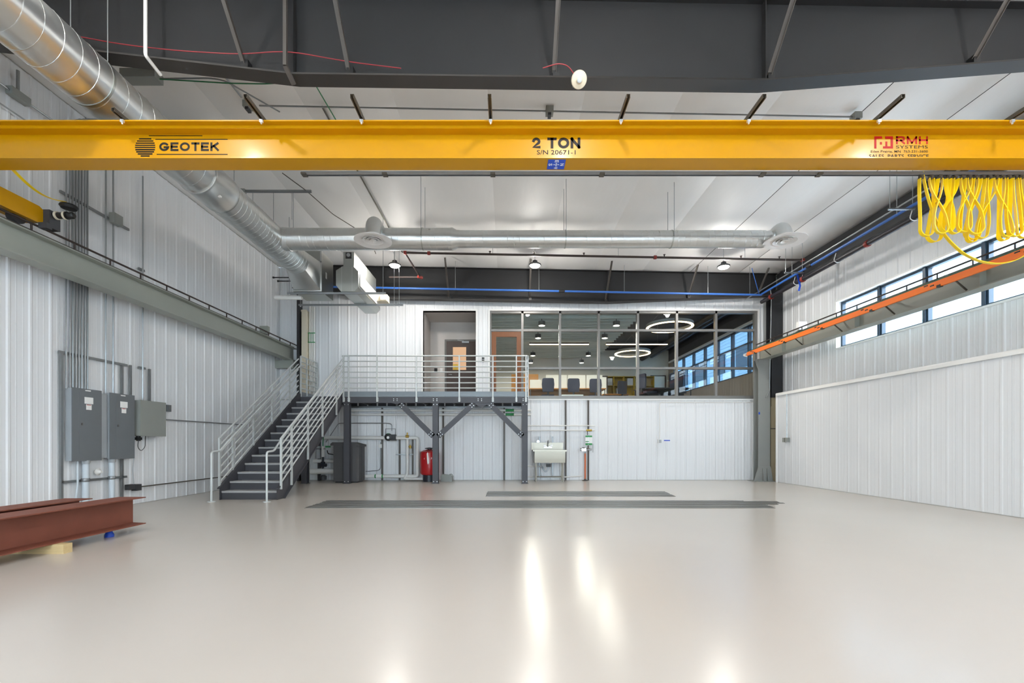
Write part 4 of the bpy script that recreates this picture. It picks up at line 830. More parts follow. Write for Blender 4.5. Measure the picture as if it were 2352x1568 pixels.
# ---------------------------------------------------------------- steel bars on the floor
random.seed(5)
ends = [4.86, 4.9, 4.93, 5.2, 5.42, 5.4, 4.86]
for i in range(7):
    y0 = 8.24+i*0.158; o = MB().box(-3.68, ends[i] if i < 6 else 4.8, y0+0.006, y0+0.152, 0, 0.006+0.004*(i % 2)).box(-3.68+0.01, (ends[i] if i < 6 else 4.8)-0.01, y0+0.03, y0+0.05, 0.006, 0.012+0.003*(i % 2)).build('steel_bar', 'bar_steel')
    tag(o, f'flat grey steel bar of the long row on the floor, {ORD[i]} from the camera', 'steel bar', 'long steel bars on the floor')
for i in range(5):
    y0 = 10.03+i*0.21; o = MB().box(-0.48, 3.72+0.02*i, y0+0.006, y0+0.204, 0, 0.007+0.003*(i % 2)).box(-0.47, 3.71+0.02*i, y0+0.05, y0+0.08, 0.006, 0.014).build('steel_bar', 'bar_steel')
    tag(o, f'flat grey steel bar of the short row near the far wall, {ORD[i]} from the camera', 'steel bar', 'short steel bars on the floor')
# ---------------------------------------------------------------- mezzanine platform
PY, PX0, PX1 = 13.14, -5.97, 0.60
mp = thing('mezzanine_platform', 'dark steel platform on bolted columns with grey guardrail in front of the office', 'platform', (-2.5, 13.7, 0))
box('deck', 'deck_grey', mp, PX0, PX1, PY+0.03, YB-0.03, 2.50, 2.53)
MB().box(-4.78, PX1, PY, PY+0.012, 2.53, 2.665).box(-4.78, PX1, PY-0.012, PY, 2.60, 2.612).build('toe_plate', 'deck_grey', mp)
MB().box(PX0-0.012, PX0, PY, YB-0.03, 2.53, 2.66).build('toe_plate', 'deck_grey', mp)
def cpoly(y): return [(y, 2.335), (y+0.06, 2.335), (y+0.06, 2.345), (y+0.012, 2.345), (y+0.012, 2.50), (y+0.06, 2.50), (y+0.06, 2.51), (y, 2.51)]
MB().prism(cpoly(PY+0.0), 'x', PX0, PX1).build('edge_channel', 'stair_steel', mp)
MB().prism([(2*13.77-y, z) for y, z in cpoly(PY)], 'x', PX0, PX1).build('edge_channel', 'stair_steel', mp)
for x in (PX0+0.01, PX1-0.01): box('side_channel', 'stair_steel', mp, x-0.01, x+0.01, PY+0.06, 14.34, 2.335, 2.50)
for x in (-5.2, -4.3, -3.4, -2.5, -1.6, -0.7): box('joist', 'dark_grey', mp, x-0.03, x+0.03, PY+0.06, 14.34, 2.36, 2.50)
box('deck_soffit', 'black_plastic', mp, PX0+0.02, PX1-0.02, PY+0.07, 14.33, 2.485, 2.50)
cols = (-4.65, -2.08, 0.51, -5.88)
bolt0 = None
def bolt(x, y, z):
    global bolt0
    if bolt0 is None:
        bolt0 = MB().lathe([(0.014, 0), (0.014, 0.007), (0.01, 0.013), (0, 0.013)], (x, y, z), (0, -1, 0), 8).build('bolt', 'bolt_zinc', mp); bolt.p = Vector((x, y, z)); return
    again(bolt0, Vector((x, y, z))-bolt.p, mp)
for x in cols:
    MB().prism(ipoly(0.165, 0.16, 0.012, 0.01, x, PY+0.02), 'z', 0.012, 2.335).build('column', 'stair_steel', mp)
    box('column_base', 'stair_steel', mp, x-0.1, x+0.1, PY, PY+0.2, 0, 0.012)
    box('column_cap', 'stair_steel', mp, x-0.09, x+0.09, PY+0.005, PY+0.19, 2.323, 2.335)
    if x > -5:
        for dx in (-0.05, 0.05):
            bolt(x+dx, PY+0.02, 0.06)
            for z in (2.40, 2.45): bolt(x+dx, PY, z)
            bolt(x+dx, PY+0.02, 2.29)
    box('back_column', 'stair_steel', mp, x-0.04, x+0.04, 14.20, 14.28, 0, 2.335) if x in (-5.88, 0.51) else None
for (xa, za), (xb, zb) in (((-3.12, 2.33), (-2.14, 1.37)), ((-0.95, 2.33), (-2.0, 1.37)), ((-0.53, 2.33), (0.45, 1.37))):
    MB().bar((xa, PY+0.035, za), (xb, PY+0.035, zb), 0.03, 0.15).bar((xa, PY+0.06, za), (xb, PY+0.06, zb), 0.05, 0.01).build('brace', 'stair_steel', mp)
    d = Vector((xb-xa, 0, zb-za)).normalized()
    for t in (0.06, 0.13):
        for e in (-0.04, 0.04):
            for (p, q) in (((xa, za), 1), ((xb, zb), -1)):
                bolt(p[0]+d.x*t*q-d.z*e, PY+0.018, p[1]+d.z*t*q+d.x*e)
for x in (-3.28, -3.18, -0.74, -0.84):
    for z in (2.40, 2.45): bolt(x, PY, z)
MB().prism([(-3.3, 2.335), (-3.1, 2.335), (-3.1, 2.25)], 'y', PY+0.02, PY+0.03).build('gusset', 'stair_steel', mp); MB().prism([(-1.0, 2.335), (-0.5, 2.335), (-0.75, 2.20)], 'y', PY+0.02, PY+0.03).build('gusset', 'stair_steel', mp)
RZ = [3.687, 3.53, 3.375, 3.22, 3.065, 2.91, 2.76]
GY = PY-0.03
for k, z in enumerate(RZ): MB().cyl((-4.76, GY, z), (PX1-0.02, GY, z), 0.021 if k == 0 else 0.016, 10).build('rail', 'rail_grey', mp)
p0 = None
for px in (789, 801, 866, 956.5, 1055, 1132, 1186, 1208):
    x = (px-CX)*GY/F
    if p0 is None: p0 = MB().box(x-0.019, x+0.019, GY-0.019, GY+0.019, 2.36, 3.68).box(x-0.03, x+0.03, GY+0.019, GY+0.03, 2.37, 2.49).build('rail_post', 'rail_grey', mp); xp = x
    else: again(p0, (x-xp, 0, 0), mp)
for z in RZ: MB().cyl((PX0, PY+0.02, z), (PX0, 14.3, z), 0.018, 10).build('rail', 'rail_grey', mp); MB().cyl((PX1, PY-0.02, z), (PX1, 14.3, z), 0.018, 10).build('rail', 'rail_grey', mp)
for y in (PY+0.02, 13.55, 14.28):
    for x in (PX0, PX1): MB().box(x-0.019, x+0.019, y-0.019, y+0.019, 2.40, 3.68).build('rail_post', 'rail_grey', mp)
# ---------------------------------------------------------------- staircase
sc = thing('staircase', 'steel staircase with grey pipe railings climbing to the platform', 'staircase', (-5.37, 11.3, 0))
NR, Y0, RUN = 14, 9.5, 0.28; RISE = 2.53/NR; SL = RISE/RUN
sx0, sx1 = -5.97, -4.78
for x in (sx0, sx1):
    s_ = 1 if x == sx1 else -1
    MB().prism([(Y0-0.06, 0), (Y0+0.20, 0), (PY, 2.53-0.26), (PY, 2.60), (PY-0.06, 2.60), (Y0-0.06, 0.24)], 'x', x-0.006, x+0.006).build('stringer', 'stair_steel', sc)
    MB().prism([(Y0-0.06, 0.225), (Y0-0.06, 0.245), (PY-0.06, 2.605), (PY-0.06, 2.585)], 'x', min(x, x+s_*0.05), max(x, x+s_*0.05)).build('stringer_flange', 'stair_steel', sc)
    MB().prism([(Y0+0.18, 0.0), (Y0+0.2, 0.0), (PY, 2.27), (PY, 2.29)], 'x', min(x, x+s_*0.05), max(x, x+s_*0.05)).build('stringer_flange', 'stair_steel', sc)
tr0 = None
for k in range(NR):
    y = Y0+k*RUN; z = RISE*(k+1)
    if k == 0:
        ri = box('riser', 'stair_steel', sc, sx0+0.01, sx1-0.01, y+0.012, y+0.02, 0.0, RISE-0.03)
        tr0 = box('tread', 'tread_grey', sc, sx0+0.01, sx1-0.01, y+0.03, y+RUN+0.02, RISE-0.045, RISE-0.004)
        no = MB().prism([(y-0.005, z-0.04), (y+0.03, z-0.045), (y+0.03, z), (y, z), (y-0.012, z-0.012)], 'x', sx0+0.01, sx1-0.01).build('nosing', 'rail_grey', tr0); no.data.materials[0] = MATS['tread_grey']
    else:
        again(ri, (0, k*RUN, k*RISE), sc)
        if k < NR-1: t_ = again(tr0, (0, k*RUN, k*RISE), sc); again(no, (0, k*RUN, k*RISE), t_)
ztop = lambda y: 1.27+(y-9.5)*SL
for x in (sx0-0.05, sx1+0.05):
    for k in range(7):
        dz = -0.154*k; MB().cyl((x, 9.52, ztop(9.52)+dz), (x, PY-0.03, ztop(PY-0.03)+dz), 0.02 if k == 0 else 0.016, 10).build('rail', 'rail_grey', sc)
    for y in (9.52, 9.98, 10.8, 11.65, 12.6):
        MB().box(x-0.019, x+0.019, y-0.019, y+0.019, (y-9.5)*SL+(0.20 if y < 9.6 else -0.05), ztop(y)).build('rail_post', 'rail_grey', sc)
    xi = x+(0.09 if x < -5.5 else -0.09)
    hz = lambda y: ztop(y)-0.16
    MB().tube(fillet([(xi, 9.12, 0), (xi, 9.12, 1.0), (xi, 9.4, 1.02), (xi, 9.6, hz(9.6)), (xi, PY-0.1, hz(PY-0.1)), (xi, PY+0.15, hz(PY-0.05))], 0.06), 0.021, 10).build('handrail', 'rail_grey', sc)
    MB().lathe([(0.0, 0), (0.075, 0.0), (0.075, 0.01), (0.03, 0.015)], (xi, 9.12, 0), (0, 0, 1), 16).build('newel_flange', 'rail_grey', sc)
    for y in (9.98, 10.8, 11.65, 12.6): MB().tube([(x, y, hz(y)-0.04), (xi, y, hz(y)-0.04), (xi, y, hz(y))], 0.007, 6).build('handrail_bracket', 'rail_grey', sc)
# ---------------------------------------------------------------- equipment under the platform
cb = thing('equipment_cabinet', 'dark grey cabinet with sloping lid under the platform', 'cabinet', (-4.8, 13.75, 0))
MB().prism([(-5.14, 13.45), (-4.46, 13.45), (-4.40, 13.52), (-4.40, 14.05), (-5.14, 14.05)], 'z', 0.04, 1.10).build('cabinet_body', 'cabinet_grey', cb)
MB().prism([(-5.22, 1.10), (-5.22, 1.15), (-5.16, 1.2), (-4.62, 1.2), (-4.36, 1.13), (-4.36, 1.07), (-4.40, 1.07), (-4.40, 1.10)], 'y', 13.42, 14.07).build('cabinet_lid', 'cabinet_grey', cb)
MB().box(-5.1, -4.45, 13.5, 14.0, 0, 0.04).build('cabinet_plinth', 'black_plastic', cb); box('cabinet_seam', 'dark_grey', cb, -4.86, -4.852, 13.444, 13.45, 0.06, 1.08)
box('cabinet_seam', 'dark_grey', cb, -4.398, -4.39, 13.75, 13.756, 0.06, 1.06)
tk = thing('pressure_tank', 'red pressure tank on a black base behind the middle platform column', 'tank', (-2.38, 13.97, 0))
MB().lathe([(0.0, 0), (0.21, 0.0), (0.21, 0.20), (0.2, 0.21)], (-2.38, 13.97, 0), (0, 0, 1), 28).build('tank_base', 'tank_base', tk)
MB().lathe([(0.2, 0.19), (0.27, 0.22), (0.29, 0.27), (0.29, 0.86), (0.27, 0.91), (0.18, 0.96), (0.08, 0.975), (0, 0.975)], (-2.38, 13.97, 0), (0, 0, 1), 32).build('tank_shell', 'red_paint', tk)
MB().lathe([(0.07, 0.97), (0.07, 1.0), (0.15, 1.0), (0.15, 1.02), (0.03, 1.04), (0, 1.04)], (-2.38, 13.97, 0), (0, 0, 1), 16).build('tank_cap', 'black_plastic', tk)
lb = MB(); n = 6; vs = []
for i in range(n+1):
    a = -PI/2-0.35+0.85*i/n; vs.append((i, a))
ct = Vector((-2.38, 13.97, 0)); R_ = 0.293; P_ = lambda a, z: (ct.x+R_*math.cos(a), ct.y+R_*math.sin(a), z)
lb.add([P_(-PI/2-0.45, 0.70), P_(-PI/2-0.0, 0.53), P_(-PI/2+0.4, 0.72), P_(-PI/2-0.05, 0.90), P_(-PI/2-0.02, 0.71)], [(0, 1, 4), (1, 2, 4), (2, 3, 4), (3, 0, 4)]).build('paper_tag', 'sticker', tk)
tag(MB().prism([(-2.02, 0), (-1.68, 0), (-1.68, 0.15), (-1.74, 0.2), (-1.98, 0.22), (-2.02, 0.17)], 'y', 13.85, 14.05).tube(fillet([(-1.78, 13.9, 0.2), (-1.70, 13.9, 0.24), (-1.64, 13.9, 0.15)], 0.04), 0.012, 6).build('neutralizer_box', 'box_grey'), 'small pale box on the floor right of the red tank', 'box')
YP = 14.2
wp = thing('heating_pipe', 'white insulated pipe loop with black pump on the wall under the platform', 'pipe', (-4, YP, 0))
MB().tube(fillet([(-5.85, YP, 1.34), (-2.80, YP, 1.34), (-2.80, YP, 0.14), (-5.1, YP, 0.14)], 0.08), 0.055, 14).build('insulated_pipe', 'pipe_white', wp)
MB().tube(fillet([(-3.11, YP-0.02, 1.30), (-3.11, YP-0.02, 0.22), (-3.2, YP-0.06, 0.06), (-2.6, YP-0.06, 0.06)], 0.06), 0.042, 12).build('insulated_pipe', 'pipe_white', wp)
pm = MB().lathe([(0.0, 0.02), (0.075, 0.02), (0.115, 0.0), (0.12, -0.06), (0.09, -0.12), (0.0, -0.12)], (-3.69, YP-0.1, 1.36), (0, -1, 0), 24).build('pump_body', 'black_plastic', wp)
MB().lathe([(0.0, 0.024), (0.04, 0.024), (0.045, 0.018)], (-3.69, YP-0.1, 1.345), (0, -1, 0), 16).build('pump_dial', 'trim_white', pm); MB().box(-3.72, -3.66, YP-0.13, YP-0.11, 1.455, 1.475).build('pump_display', 'green_valve', pm)
MB().box(-3.59, -3.46, YP-0.12, YP, 1.25, 1.44).build('pump_terminal', 'black_plastic', wp)
MB().tube([(-3.78, YP-0.05, 1.40), (-3.78, YP-0.05, 1.62), (-3.48, YP-0.05, 1.62), (-3.48, YP-0.05, 1.40)], 0.009, 6).build('pump_cable', 'black_plastic', wp)
for x, z in ((-3.11, 1.38), (-3.02, 1.06)):
    MB().cyl((x-0.05, YP-0.04, z), (x+0.05, YP-0.04, z), 0.045 if z > 1.2 else 0.02, 12).cyl((x, YP-0.04, z-0.06 if z < 1.2 else z), (x, YP-0.04, z+(0.12 if z > 1.2 else 0.06)), 0.022, 10).build('brass_valve', 'brass', wp)
MB().lathe([(0.06, -0.13), (0.062, -0.12), (0.062, -0.1), (0.057, -0.1), (0.057, 0.1), (0.062, 0.1), (0.062, 0.12), (0.06, 0.13)], (-4.0, YP, 0.14), (1, 0, 0), 14).build('pipe_marker', 'green_sign', wp)
MB().lathe([(0.0585, -0.09), (0.0605, -0.09), (0.0605, 0.09), (0.0585, 0.09)], (-4.0, YP, 0.14), (1, 0, 0), 14).build('pipe_marker', 'trim_white', wp)
MB().box(-3.5, -2.95, YP+0.06, YP+0.1, 0.80, 0.83).build('pipe_support', 'strut_galv', wp)
pipe('gas_line', 'thin grey conduit crossing the wall above the pump under the platform', [(-5.7, 14.3, 1.2), (-5.3, 14.3, 1.80), (-3.8, 14.3, 1.80), (-3.63, 14.3, 1.78), (-3.63, 14.3, 1.55)], 0.013, 'strut_galv', 'conduit', 8)
pipe('gas_line', 'thin grey conduit curving down to the floor beside the cabinet', [(-3.98, 14.3, 1.2), (-3.98, 14.3, 0.32), (-4.45, 14.3, 0.28)], 0.013, 'strut_galv', 'conduit', 8, 0.12)
tag(MB().box(-4.03, -3.94, 14.27, 14.34, 1.02, 1.14).box(-4.01, -3.96, 14.26, 14.27, 1.05, 1.11).build('outlet_box', 'trim_white'), 'small white outlet box under the black pump', 'outlet box')
for z, l in ((2.20, 'upper'), (2.07, 'lower')):
    p = thing('water_pipe', f'white water pipe on the wall just below the platform, the {l} of two', 'pipe', (-2.5, 14.24, z))
    MB().tube([(-5.0, 14.24, z), (0.72, 14.24, z), (0.72, 14.38, z)], 0.036, 12).build('pipe_run', 'pipe_white', p)
    MB().lathe([(0.04, -0.13), (0.043, -0.13), (0.043, -0.1), (0.038, -0.1), (0.038, 0.1), (0.043, 0.1), (0.043, 0.13), (0.04, 0.13)], (0.08, 14.24, z), (1, 0, 0), 12).build('pipe_marker', 'green_sign', p)
tag(MB().box(-5.0, 0.4, 14.30, 14.345, 2.285, 2.325).box(-5.0, 0.4, 14.29, 14.30, 2.285, 2.295).build('wall_strut', 'strut_galv'), 'long horizontal strut along the wall just under the platform', 'strut')
for px, z0, z1, l in ((878, 0, 2.28, 'behind the pump under the platform'), (918, 0, 1.3, 'left of the white vertical pipe under the platform'), (948, 0, 1.3, 'right of the white vertical pipe under the platform'), (1018, 0.2, 2.28, 'right of the middle platform column'), (1158, 0, 2.3, 'left of the right platform column'), (1299, 0.0, 2.52, 'behind the steel sink'), (1351, 0, 2.52, 'behind the orange pipe')):
    x = (px-CX)*14.34/F; tag(MB().box(x-0.024, x+0.024, 14.31, 14.352, z0, z1).box(x-0.024, x-0.012, 14.305, 14.31, z0, z1).box(x+0.012, x+0.024, 14.305, 14.31, z0, z1).build('wall_strut', 'brace_steel'), 'vertical grey strut on the far wall '+l, 'strut')
# cluster of pipes left of the cabinet
lc = thing('pipe_cluster', 'cluster of white pipes and green valves left of the dark cabinet', 'pipe', (-5.5, 13.9, 0))
MB().tube(fillet([(-6.0, 13.9, 0.30), (-5.6, 13.9, 0.32), (-5.15, 13.9, 0.30)], 0.1), 0.085, 14).build('insulated_pipe', 'pipe_white', lc)
MB().tube([(-6.0, 14.1, 0.62), (-5.15, 14.1, 0.62)], 0.06, 12).build('insulated_pipe', 'pipe_white', lc)
MB().cyl((-5.63, 13.9, 0.75), (-5.63, 13.9, 1.08), 0.05, 14).build('filter_housing', 'pipe_white', lc)
MB().cyl((-5.80, 13.95, 0.7), (-5.80, 13.95, 1.08), 0.075, 14).build('filter_housing', 'panel_side', lc)
MB().box(-5.9, -5.58, 13.86, 13.98, 0.985, 1.005).build('filter_bracket', 'black_plastic', lc)
MB().cyl((-5.63, 13.9, 0.36), (-5.63, 13.9, 0.75), 0.035, 10).cyl((-5.72, 13.9, 0.5), (-5.52, 13.9, 0.5), 0.05, 10).cyl((-5.68, 13.9, 0.55), (-5.58, 13.9, 0.55), 0.06, 10).build('green_valve', 'tank_base', lc)
MB().lathe([(0.03, 0), (0.1, 0.02), (0.1, 0.12), (0.05, 0.16), (0, 0.16)], (-5.6, 13.86, 0.04), (0, 0, 1), 12).build('valve_body', 'dark_grey', lc)
MB().box(-5.55, -5.4, 13.88, 13.92, 1.04, 1.09).build('pipe_marker', 'green_sign', lc)
MB().tube(fillet([(-5.63, 13.9, 1.08), (-5.63, 13.9, 1.22), (-5.6, 13.9, 1.5), (-5.5, 14.1, 1.75)], 0.06), 0.018, 8).build('hose', 'green_valve', lc)
MB().tube(fillet([(-5.5, 13.9, 0.95), (-5.47, 13.88, 0.85), (-5.3, 13.88, 0.82)], 0.04), 0.014, 8).build('hose', 'black_plastic', lc)
# ---------------------------------------------------------------- sink and eyewash
sk = thing('utility_sink', 'stainless utility sink on legs against the far wall', 'sink', (1.3, 14.0, 0))
SXA, SXB = 0.80, 1.78
MB().prism([(13.75, 0.96), (13.74, 0.95), (13.74, 0.92), (13.77, 0.91), (13.80, 0.60), (14.22, 0.58), (14.25, 0.94), (14.3, 0.94), (14.3, 1.17), (14.34, 1.18), (14.34, 1.16), (14.32, 0.92), (14.27, 0.92), (14.24, 0.56), (13.785, 0.575), (13.75, 0.90)], 'x', SXA+0.03, SXB-0.02).build('basin', 'steel_sink', sk)
for x in (SXA+0.03, SXB-0.028): MB().prism([(13.76, 0.93), (13.80, 0.58), (14.23, 0.57), (14.26, 0.93)], 'x', x, x+0.008).build('basin_side', 'steel_sink', sk)
MB().box(SXA-0.02, SXB+0.02, 13.73, 13.77, 0.92, 0.965).box(SXA-0.02, SXA+0.04, 13.77, 14.32, 0.93, 0.965).box(SXB-0.03, SXB+0.02, 13.77, 14.32, 0.93, 0.965).build('rim', 'steel_sink', sk)
MB().box(SXA-0.04, SXB-0.02, 14.31, 14.35, 0.95, 1.17).box(SXA-0.04, SXB-0.02, 14.27, 14.35, 1.16, 1.185).build('backsplash', 'steel_sink', sk)
for x in (SXA+0.08, SXB-0.08):
    for y in (13.85, 14.2): MB().cyl((x, y, 0.02), (x, y, 0.6), 0.019, 10).lathe([(0.026, 0), (0.026, 0.02), (0.02, 0.03)], (x, y, 0), (0, 0, 1), 10).build('leg', 'steel_sink', sk)
for y in (14.2,): MB().cyl((SXA+0.08, y, 0.13), (SXB-0.08, y, 0.13), 0.014, 8).build('leg_brace', 'steel_sink', sk)
fc_ = MB().tube(fillet([(1.27, 14.30, 1.05), (1.27, 14.22, 1.06), (1.27, 14.2, 1.25), (1.27, 14.02, 1.27), (1.27, 14.0, 1.16)], 0.06), 0.013, 8).box(1.15, 1.4, 14.24, 14.31, 1.02, 1.07)
for x in (1.17, 1.38): fc_.cyl((x, 14.25, 1.07), (x, 14.25, 1.12), 0.012, 8).box(x-0.035, x+0.035, 14.19, 14.21, 1.09, 1.11).box(x-0.01, x+0.01, 14.2, 14.26, 1.09, 1.11)
fc_.build('faucet', 'chrome', sk)
MB().tube(fillet([(1.26, 14.0, 0.57), (1.26, 14.0, 0.36), (1.18, 14.0, 0.28), (1.10, 14.0, 0.38), (1.10, 14.2, 0.42), (1.10, 14.36, 0.42)], 0.07), 0.025, 10).build('drain_trap', 'pvc_grey', sk)
MB().box(1.2, 1.34, 13.95, 14.05, 0.44, 0.53).build('drain_fitting', 'dark_grey', sk)
MB().lathe([(0.05, 0), (0.05, 0.02), (0.0, 0.025)], (0.97, 14.3, 1.22), (0, -1, 0), 14).build('drain_plug', 'chrome', sk)
for x, l in ((1.02, 'left'), (1.43, 'right')): tag(MB().box(x-0.02, x+0.02, 14.335, 14.36, 0.1, 1.38).box(x-0.02, x-0.008, 14.325, 14.335, 0.1, 1.38).build('supply_strut', 'strut_galv'), f'short galvanised strut behind the steel sink, {l} of the pair', 'strut')
for z, l in ((1.72, 'upper'), (1.575, 'lower')):
    pipe('water_pipe', f'white water pipe on the wall above the steel sink, the {l} of two', [(0.45, 14.29, z), (2.72, 14.29, z), (2.76, 14.38, z)], 0.018, 'pipe_white', 'pipe', 10, 0.02)
pipe('water_pipe', 'white pipe stub behind the sink legs', [(0.45, 14.3, 0.46), (1.1, 14.3, 0.44)], 0.022, 'pipe_white', 'pipe', 8)
pipe('water_pipe', 'white pipe along the floor from the sink to the orange pipe', [(0.45, 14.3, 0.12), (1.7, 14.3, 0.10), (2.35, 14.3, 0.14)], 0.02, 'pipe_white', 'pipe', 8)
ew = thing('eyewash_station', 'eyewash station with orange drain pipe and green sign beside the sink', 'eyewash', (2.44, 14.2, 0))
xo = (1344-CX)*14.2/F
MB().cyl((xo, 14.2, 0.05), (xo, 14.2, 0.85), 0.024, 12).build('drain_pipe', 'orange_pipe', ew)
MB().lathe([(0.09, 0), (0.09, 0.015), (0.035, 0.03), (0.035, 0.06)], (xo, 14.2, 0), (0, 0, 1), 16).build('floor_flange', 'brace_steel', ew)
MB().tube(fillet([(xo, 14.2, 0.82), (xo, 14.2, 0.95), (xo+0.12, 14.25, 0.98), (xo+0.12, 14.3, 1.1), (xo+0.12, 14.3, 1.57)], 0.04), 0.016, 8).build('supply_pipe', 'chrome', ew)
MB().box(xo-0.12, xo+0.02, 14.12, 14.22, 0.92, 1.02).cyl((xo-0.16, 14.17, 0.97), (xo-0.10, 14.17, 0.97), 0.045, 12).cyl((xo+0.02, 14.17, 0.97), (xo+0.2, 14.17, 0.97), 0.025, 10).lathe([(0.03, 0), (0.055, 0.03), (0.06, 0.035)], (xo+0.08, 14.12, 0.99), (0, 0, 1), 14).lathe([(0.03, 0), (0.055, 0.03), (0.06, 0.035)], (xo-0.06, 14.10, 1.01), (0, 0, 1), 14).build('eyewash_head', 'chrome', ew)
MB().cyl((xo+0.05, 14.27, 1.57), (xo+0.22, 14.27, 1.57), 0.03, 10).box(xo+0.05, xo+0.2, 14.22, 14.24, 1.58, 1.6).build('brass_valve', 'brass', ew)
sg = box('eyewash_sign', 'sticker', ew, xo+0.02, xo+0.24, 14.29, 14.30, 1.10, 1.42)
for z0, z1 in ((1.36, 1.41), (1.11, 1.17), (1.215, 1.235)): box('sign_band', 'green_sign', sg, xo+0.025, xo+(0.235 if z1-z0 > 0.03 else 0.14), 14.285, 14.29, z0, z1)
MB().box(xo+0.26, xo+0.27, 14.3, 14.33, 0.88, 1.15).build('pull_rod', 'strut_galv', ew)
# outlets and small things on the far and right walls
oc = thing('wall_outlet', 'white wall outlet with conduit dropping from the office window sill', 'outlet', (4.8, 14.3, 1.2))
MB().tube(fillet([(7.9, 14.32, 2.46), (4.80, 14.32, 2.46), (4.80, 14.32, 1.28)], 0.1), 0.012, 8).build('conduit_drop', 'pipe_white', oc); MB().box(4.74, 4.86, 14.28, 14.36, 1.17, 1.29).build('outlet_box', 'trim_white', oc); MB().box(4.76, 4.84, 14.27, 14.28, 1.18, 1.28).build('outlet_face', 'panel_side', oc)
tag(box('tape_mark', 'blue_plastic', None, 4.95, 5.14, 14.363, 14.366, 1.24, 1.27), 'strip of blue tape on the far wall beside the outlet', 'tape')
tag(box('tape_mark', 'blue_plastic', None, 7.69, 7.73, 13.913, 13.92, 2.05, 2.12), 'small blue tape mark on the grey crane column', 'tape')
ro = thing('wall_outlet', 'grey outlet box with conduit on the right wainscot wall', 'outlet', (8.05, 13.2, 1.2))
MB().tube([(8.05, 13.1, 1.3), (8.05, 13.1, 2.58)], 0.012, 8).build('conduit_drop', 'conduit', ro); MB().box(8.03, 8.10, 13.04, 13.15, 1.2, 1.33).box(8.04, 8.10, 13.2, 13.3, 1.2, 1.33).build('outlet_box', 'box_grey', ro)
vp = thing('corner_valve', 'small pipe and valve on the concrete pier in the right corner', 'valve', (8.2, 13.95, 1.6))
MB().tube(fillet([(8.1, 13.98, 1.62), (8.45, 13.98, 1.62)], 0.02), 0.014, 8).build('pipe_run', 'brace_steel', vp); MB().cyl((8.28, 13.95, 1.58), (8.28, 14.0, 1.66), 0.03, 10).tube(fillet([(8.4, 13.97, 1.62), (8.4, 13.96, 1.5), (8.3, 13.96, 1.5)], 0.04), 0.01, 8).build('valve_body', 'strut_galv', vp)
dp = thing('drain_pipe_group', 'three white vertical pipes with green markers in the far left corner', 'pipe', (-6.12, 14.3, 2.5))
for k, x in enumerate((-6.19, -6.125, -6.06)):
    MB().cyl((x, 14.28, 2.54), (x, 14.28, 5.45), 0.027, 12).build('pipe_run', 'pipe_white', dp)
for z in (4.33, 4.62): MB().box(-6.24, -6.02, 14.245, 14.26, z-0.012, z+0.012).build('pipe_marker', 'green_sign', dp)
for x in (-6.19, -6.125, -6.06): MB().box(x-0.03, x-0.022, 14.24, 14.25, 4.33, 4.62).build('pipe_marker', 'green_sign', dp)
# ---------------------------------------------------------------- office behind the glazing
OX0, OX1, OYB = -0.85, 8.5, 24.0
struct(box('floor_office', 'carpet', None, OX0-4, OX1+0.2, YB+0.15, OYB+0.2, FZ-0.15, FZ))
struct(box('ceiling_office', 'office_dark', None, OX0-4, OX1+0.3, YB+0.15, OYB+0.2, 6.05, 6.2))
struct(box('wall_office_left', 'office_wall', None, OX0-0.14, OX0, YB+0.15, OYB, FZ, 6.05))
struct(box('wall_office_back', 'office_wall', None, OX0, OX1, OYB, OYB+0.15, FZ, 6.05))
OZ0, OZ1, OM = 3.6, 5.32, 4.71
owr = struct(MB().box(OX1, OX1+0.2, YB+0.15, OYB, FZ, OZ0).box(OX1, OX1+0.2, YB+0.15, OYB, OZ1, 6.05).box(OX1, OX1+0.2, YB+0.15, 14.9, OZ0, OZ1).box(OX1, OX1+0.2, 23.3, OYB, OZ0, OZ1).build('wall_office_right', 'office_grey'))
struct(MB().box(OX1-0.02, OX1, 14.6, 23.9, OZ1+0.09, 6.05).build('trim_5', 'office_dark'))
struct(MB().box(OX1-0.07, OX1, 14.6, 23.8, OZ1+0.01, OZ1+0.09).build('trim_6', 'trim_white'))
y = 14.75; wpn = None
while y < 23.8:
    q = box('wall_panel', 'office_grey', owr, OX1-0.025, OX1, y, y+0.19, FZ, OZ0-0.03) if wpn is None else again(wpn, (0, y-14.75, 0), owr)
    wpn = wpn or q; y += 0.2
win3 = struct_empty('window_3', (OX1, 19, OZ0))
my = [14.9, 16.1, 17.3, 18.5, 19.7, 20.9, 22.1, 23.3]
for y in my: box('mullion', 'frame_blue', win3, OX1+0.02, OX1+0.14, y-0.035, y+0.035, OZ0, OZ1)
for z in (OZ0+0.025, OM, OZ1-0.025): box('transom', 'frame_blue', win3, OX1+0.03, OX1+0.13, 14.9, 23.3, z-0.025, z+0.025)
for a, b2 in zip(my, my[1:]):
    for z0, z1 in ((OZ0+0.05, OM-0.025), (OM+0.025, OZ1-0.05)): box('pane', 'tint_glass', win3, OX1+0.075, OX1+0.085, a+0.036, b2-0.036, z0, z1)
bf = None; k = 0
bfr = thing('baffle_ceiling', 'pale grey acoustic baffle ceiling in the left half of the office', 'ceiling baffles', (1.8, 18.5, 5.24))
for k in range(21):
    y = 14.85+k*0.345
    if bf is None: bf = box('baffle', 'baffle', bfr, OX0+0.05, 4.3, y, y+0.05, 5.24, 5.48)
    else: again(bf, (0, k*0.345, 0), bfr)
box('baffle_backing', 'office_dark', bfr, OX0+0.05, 4.2, 14.85, 21.8, 5.60, 5.62)
dl = None
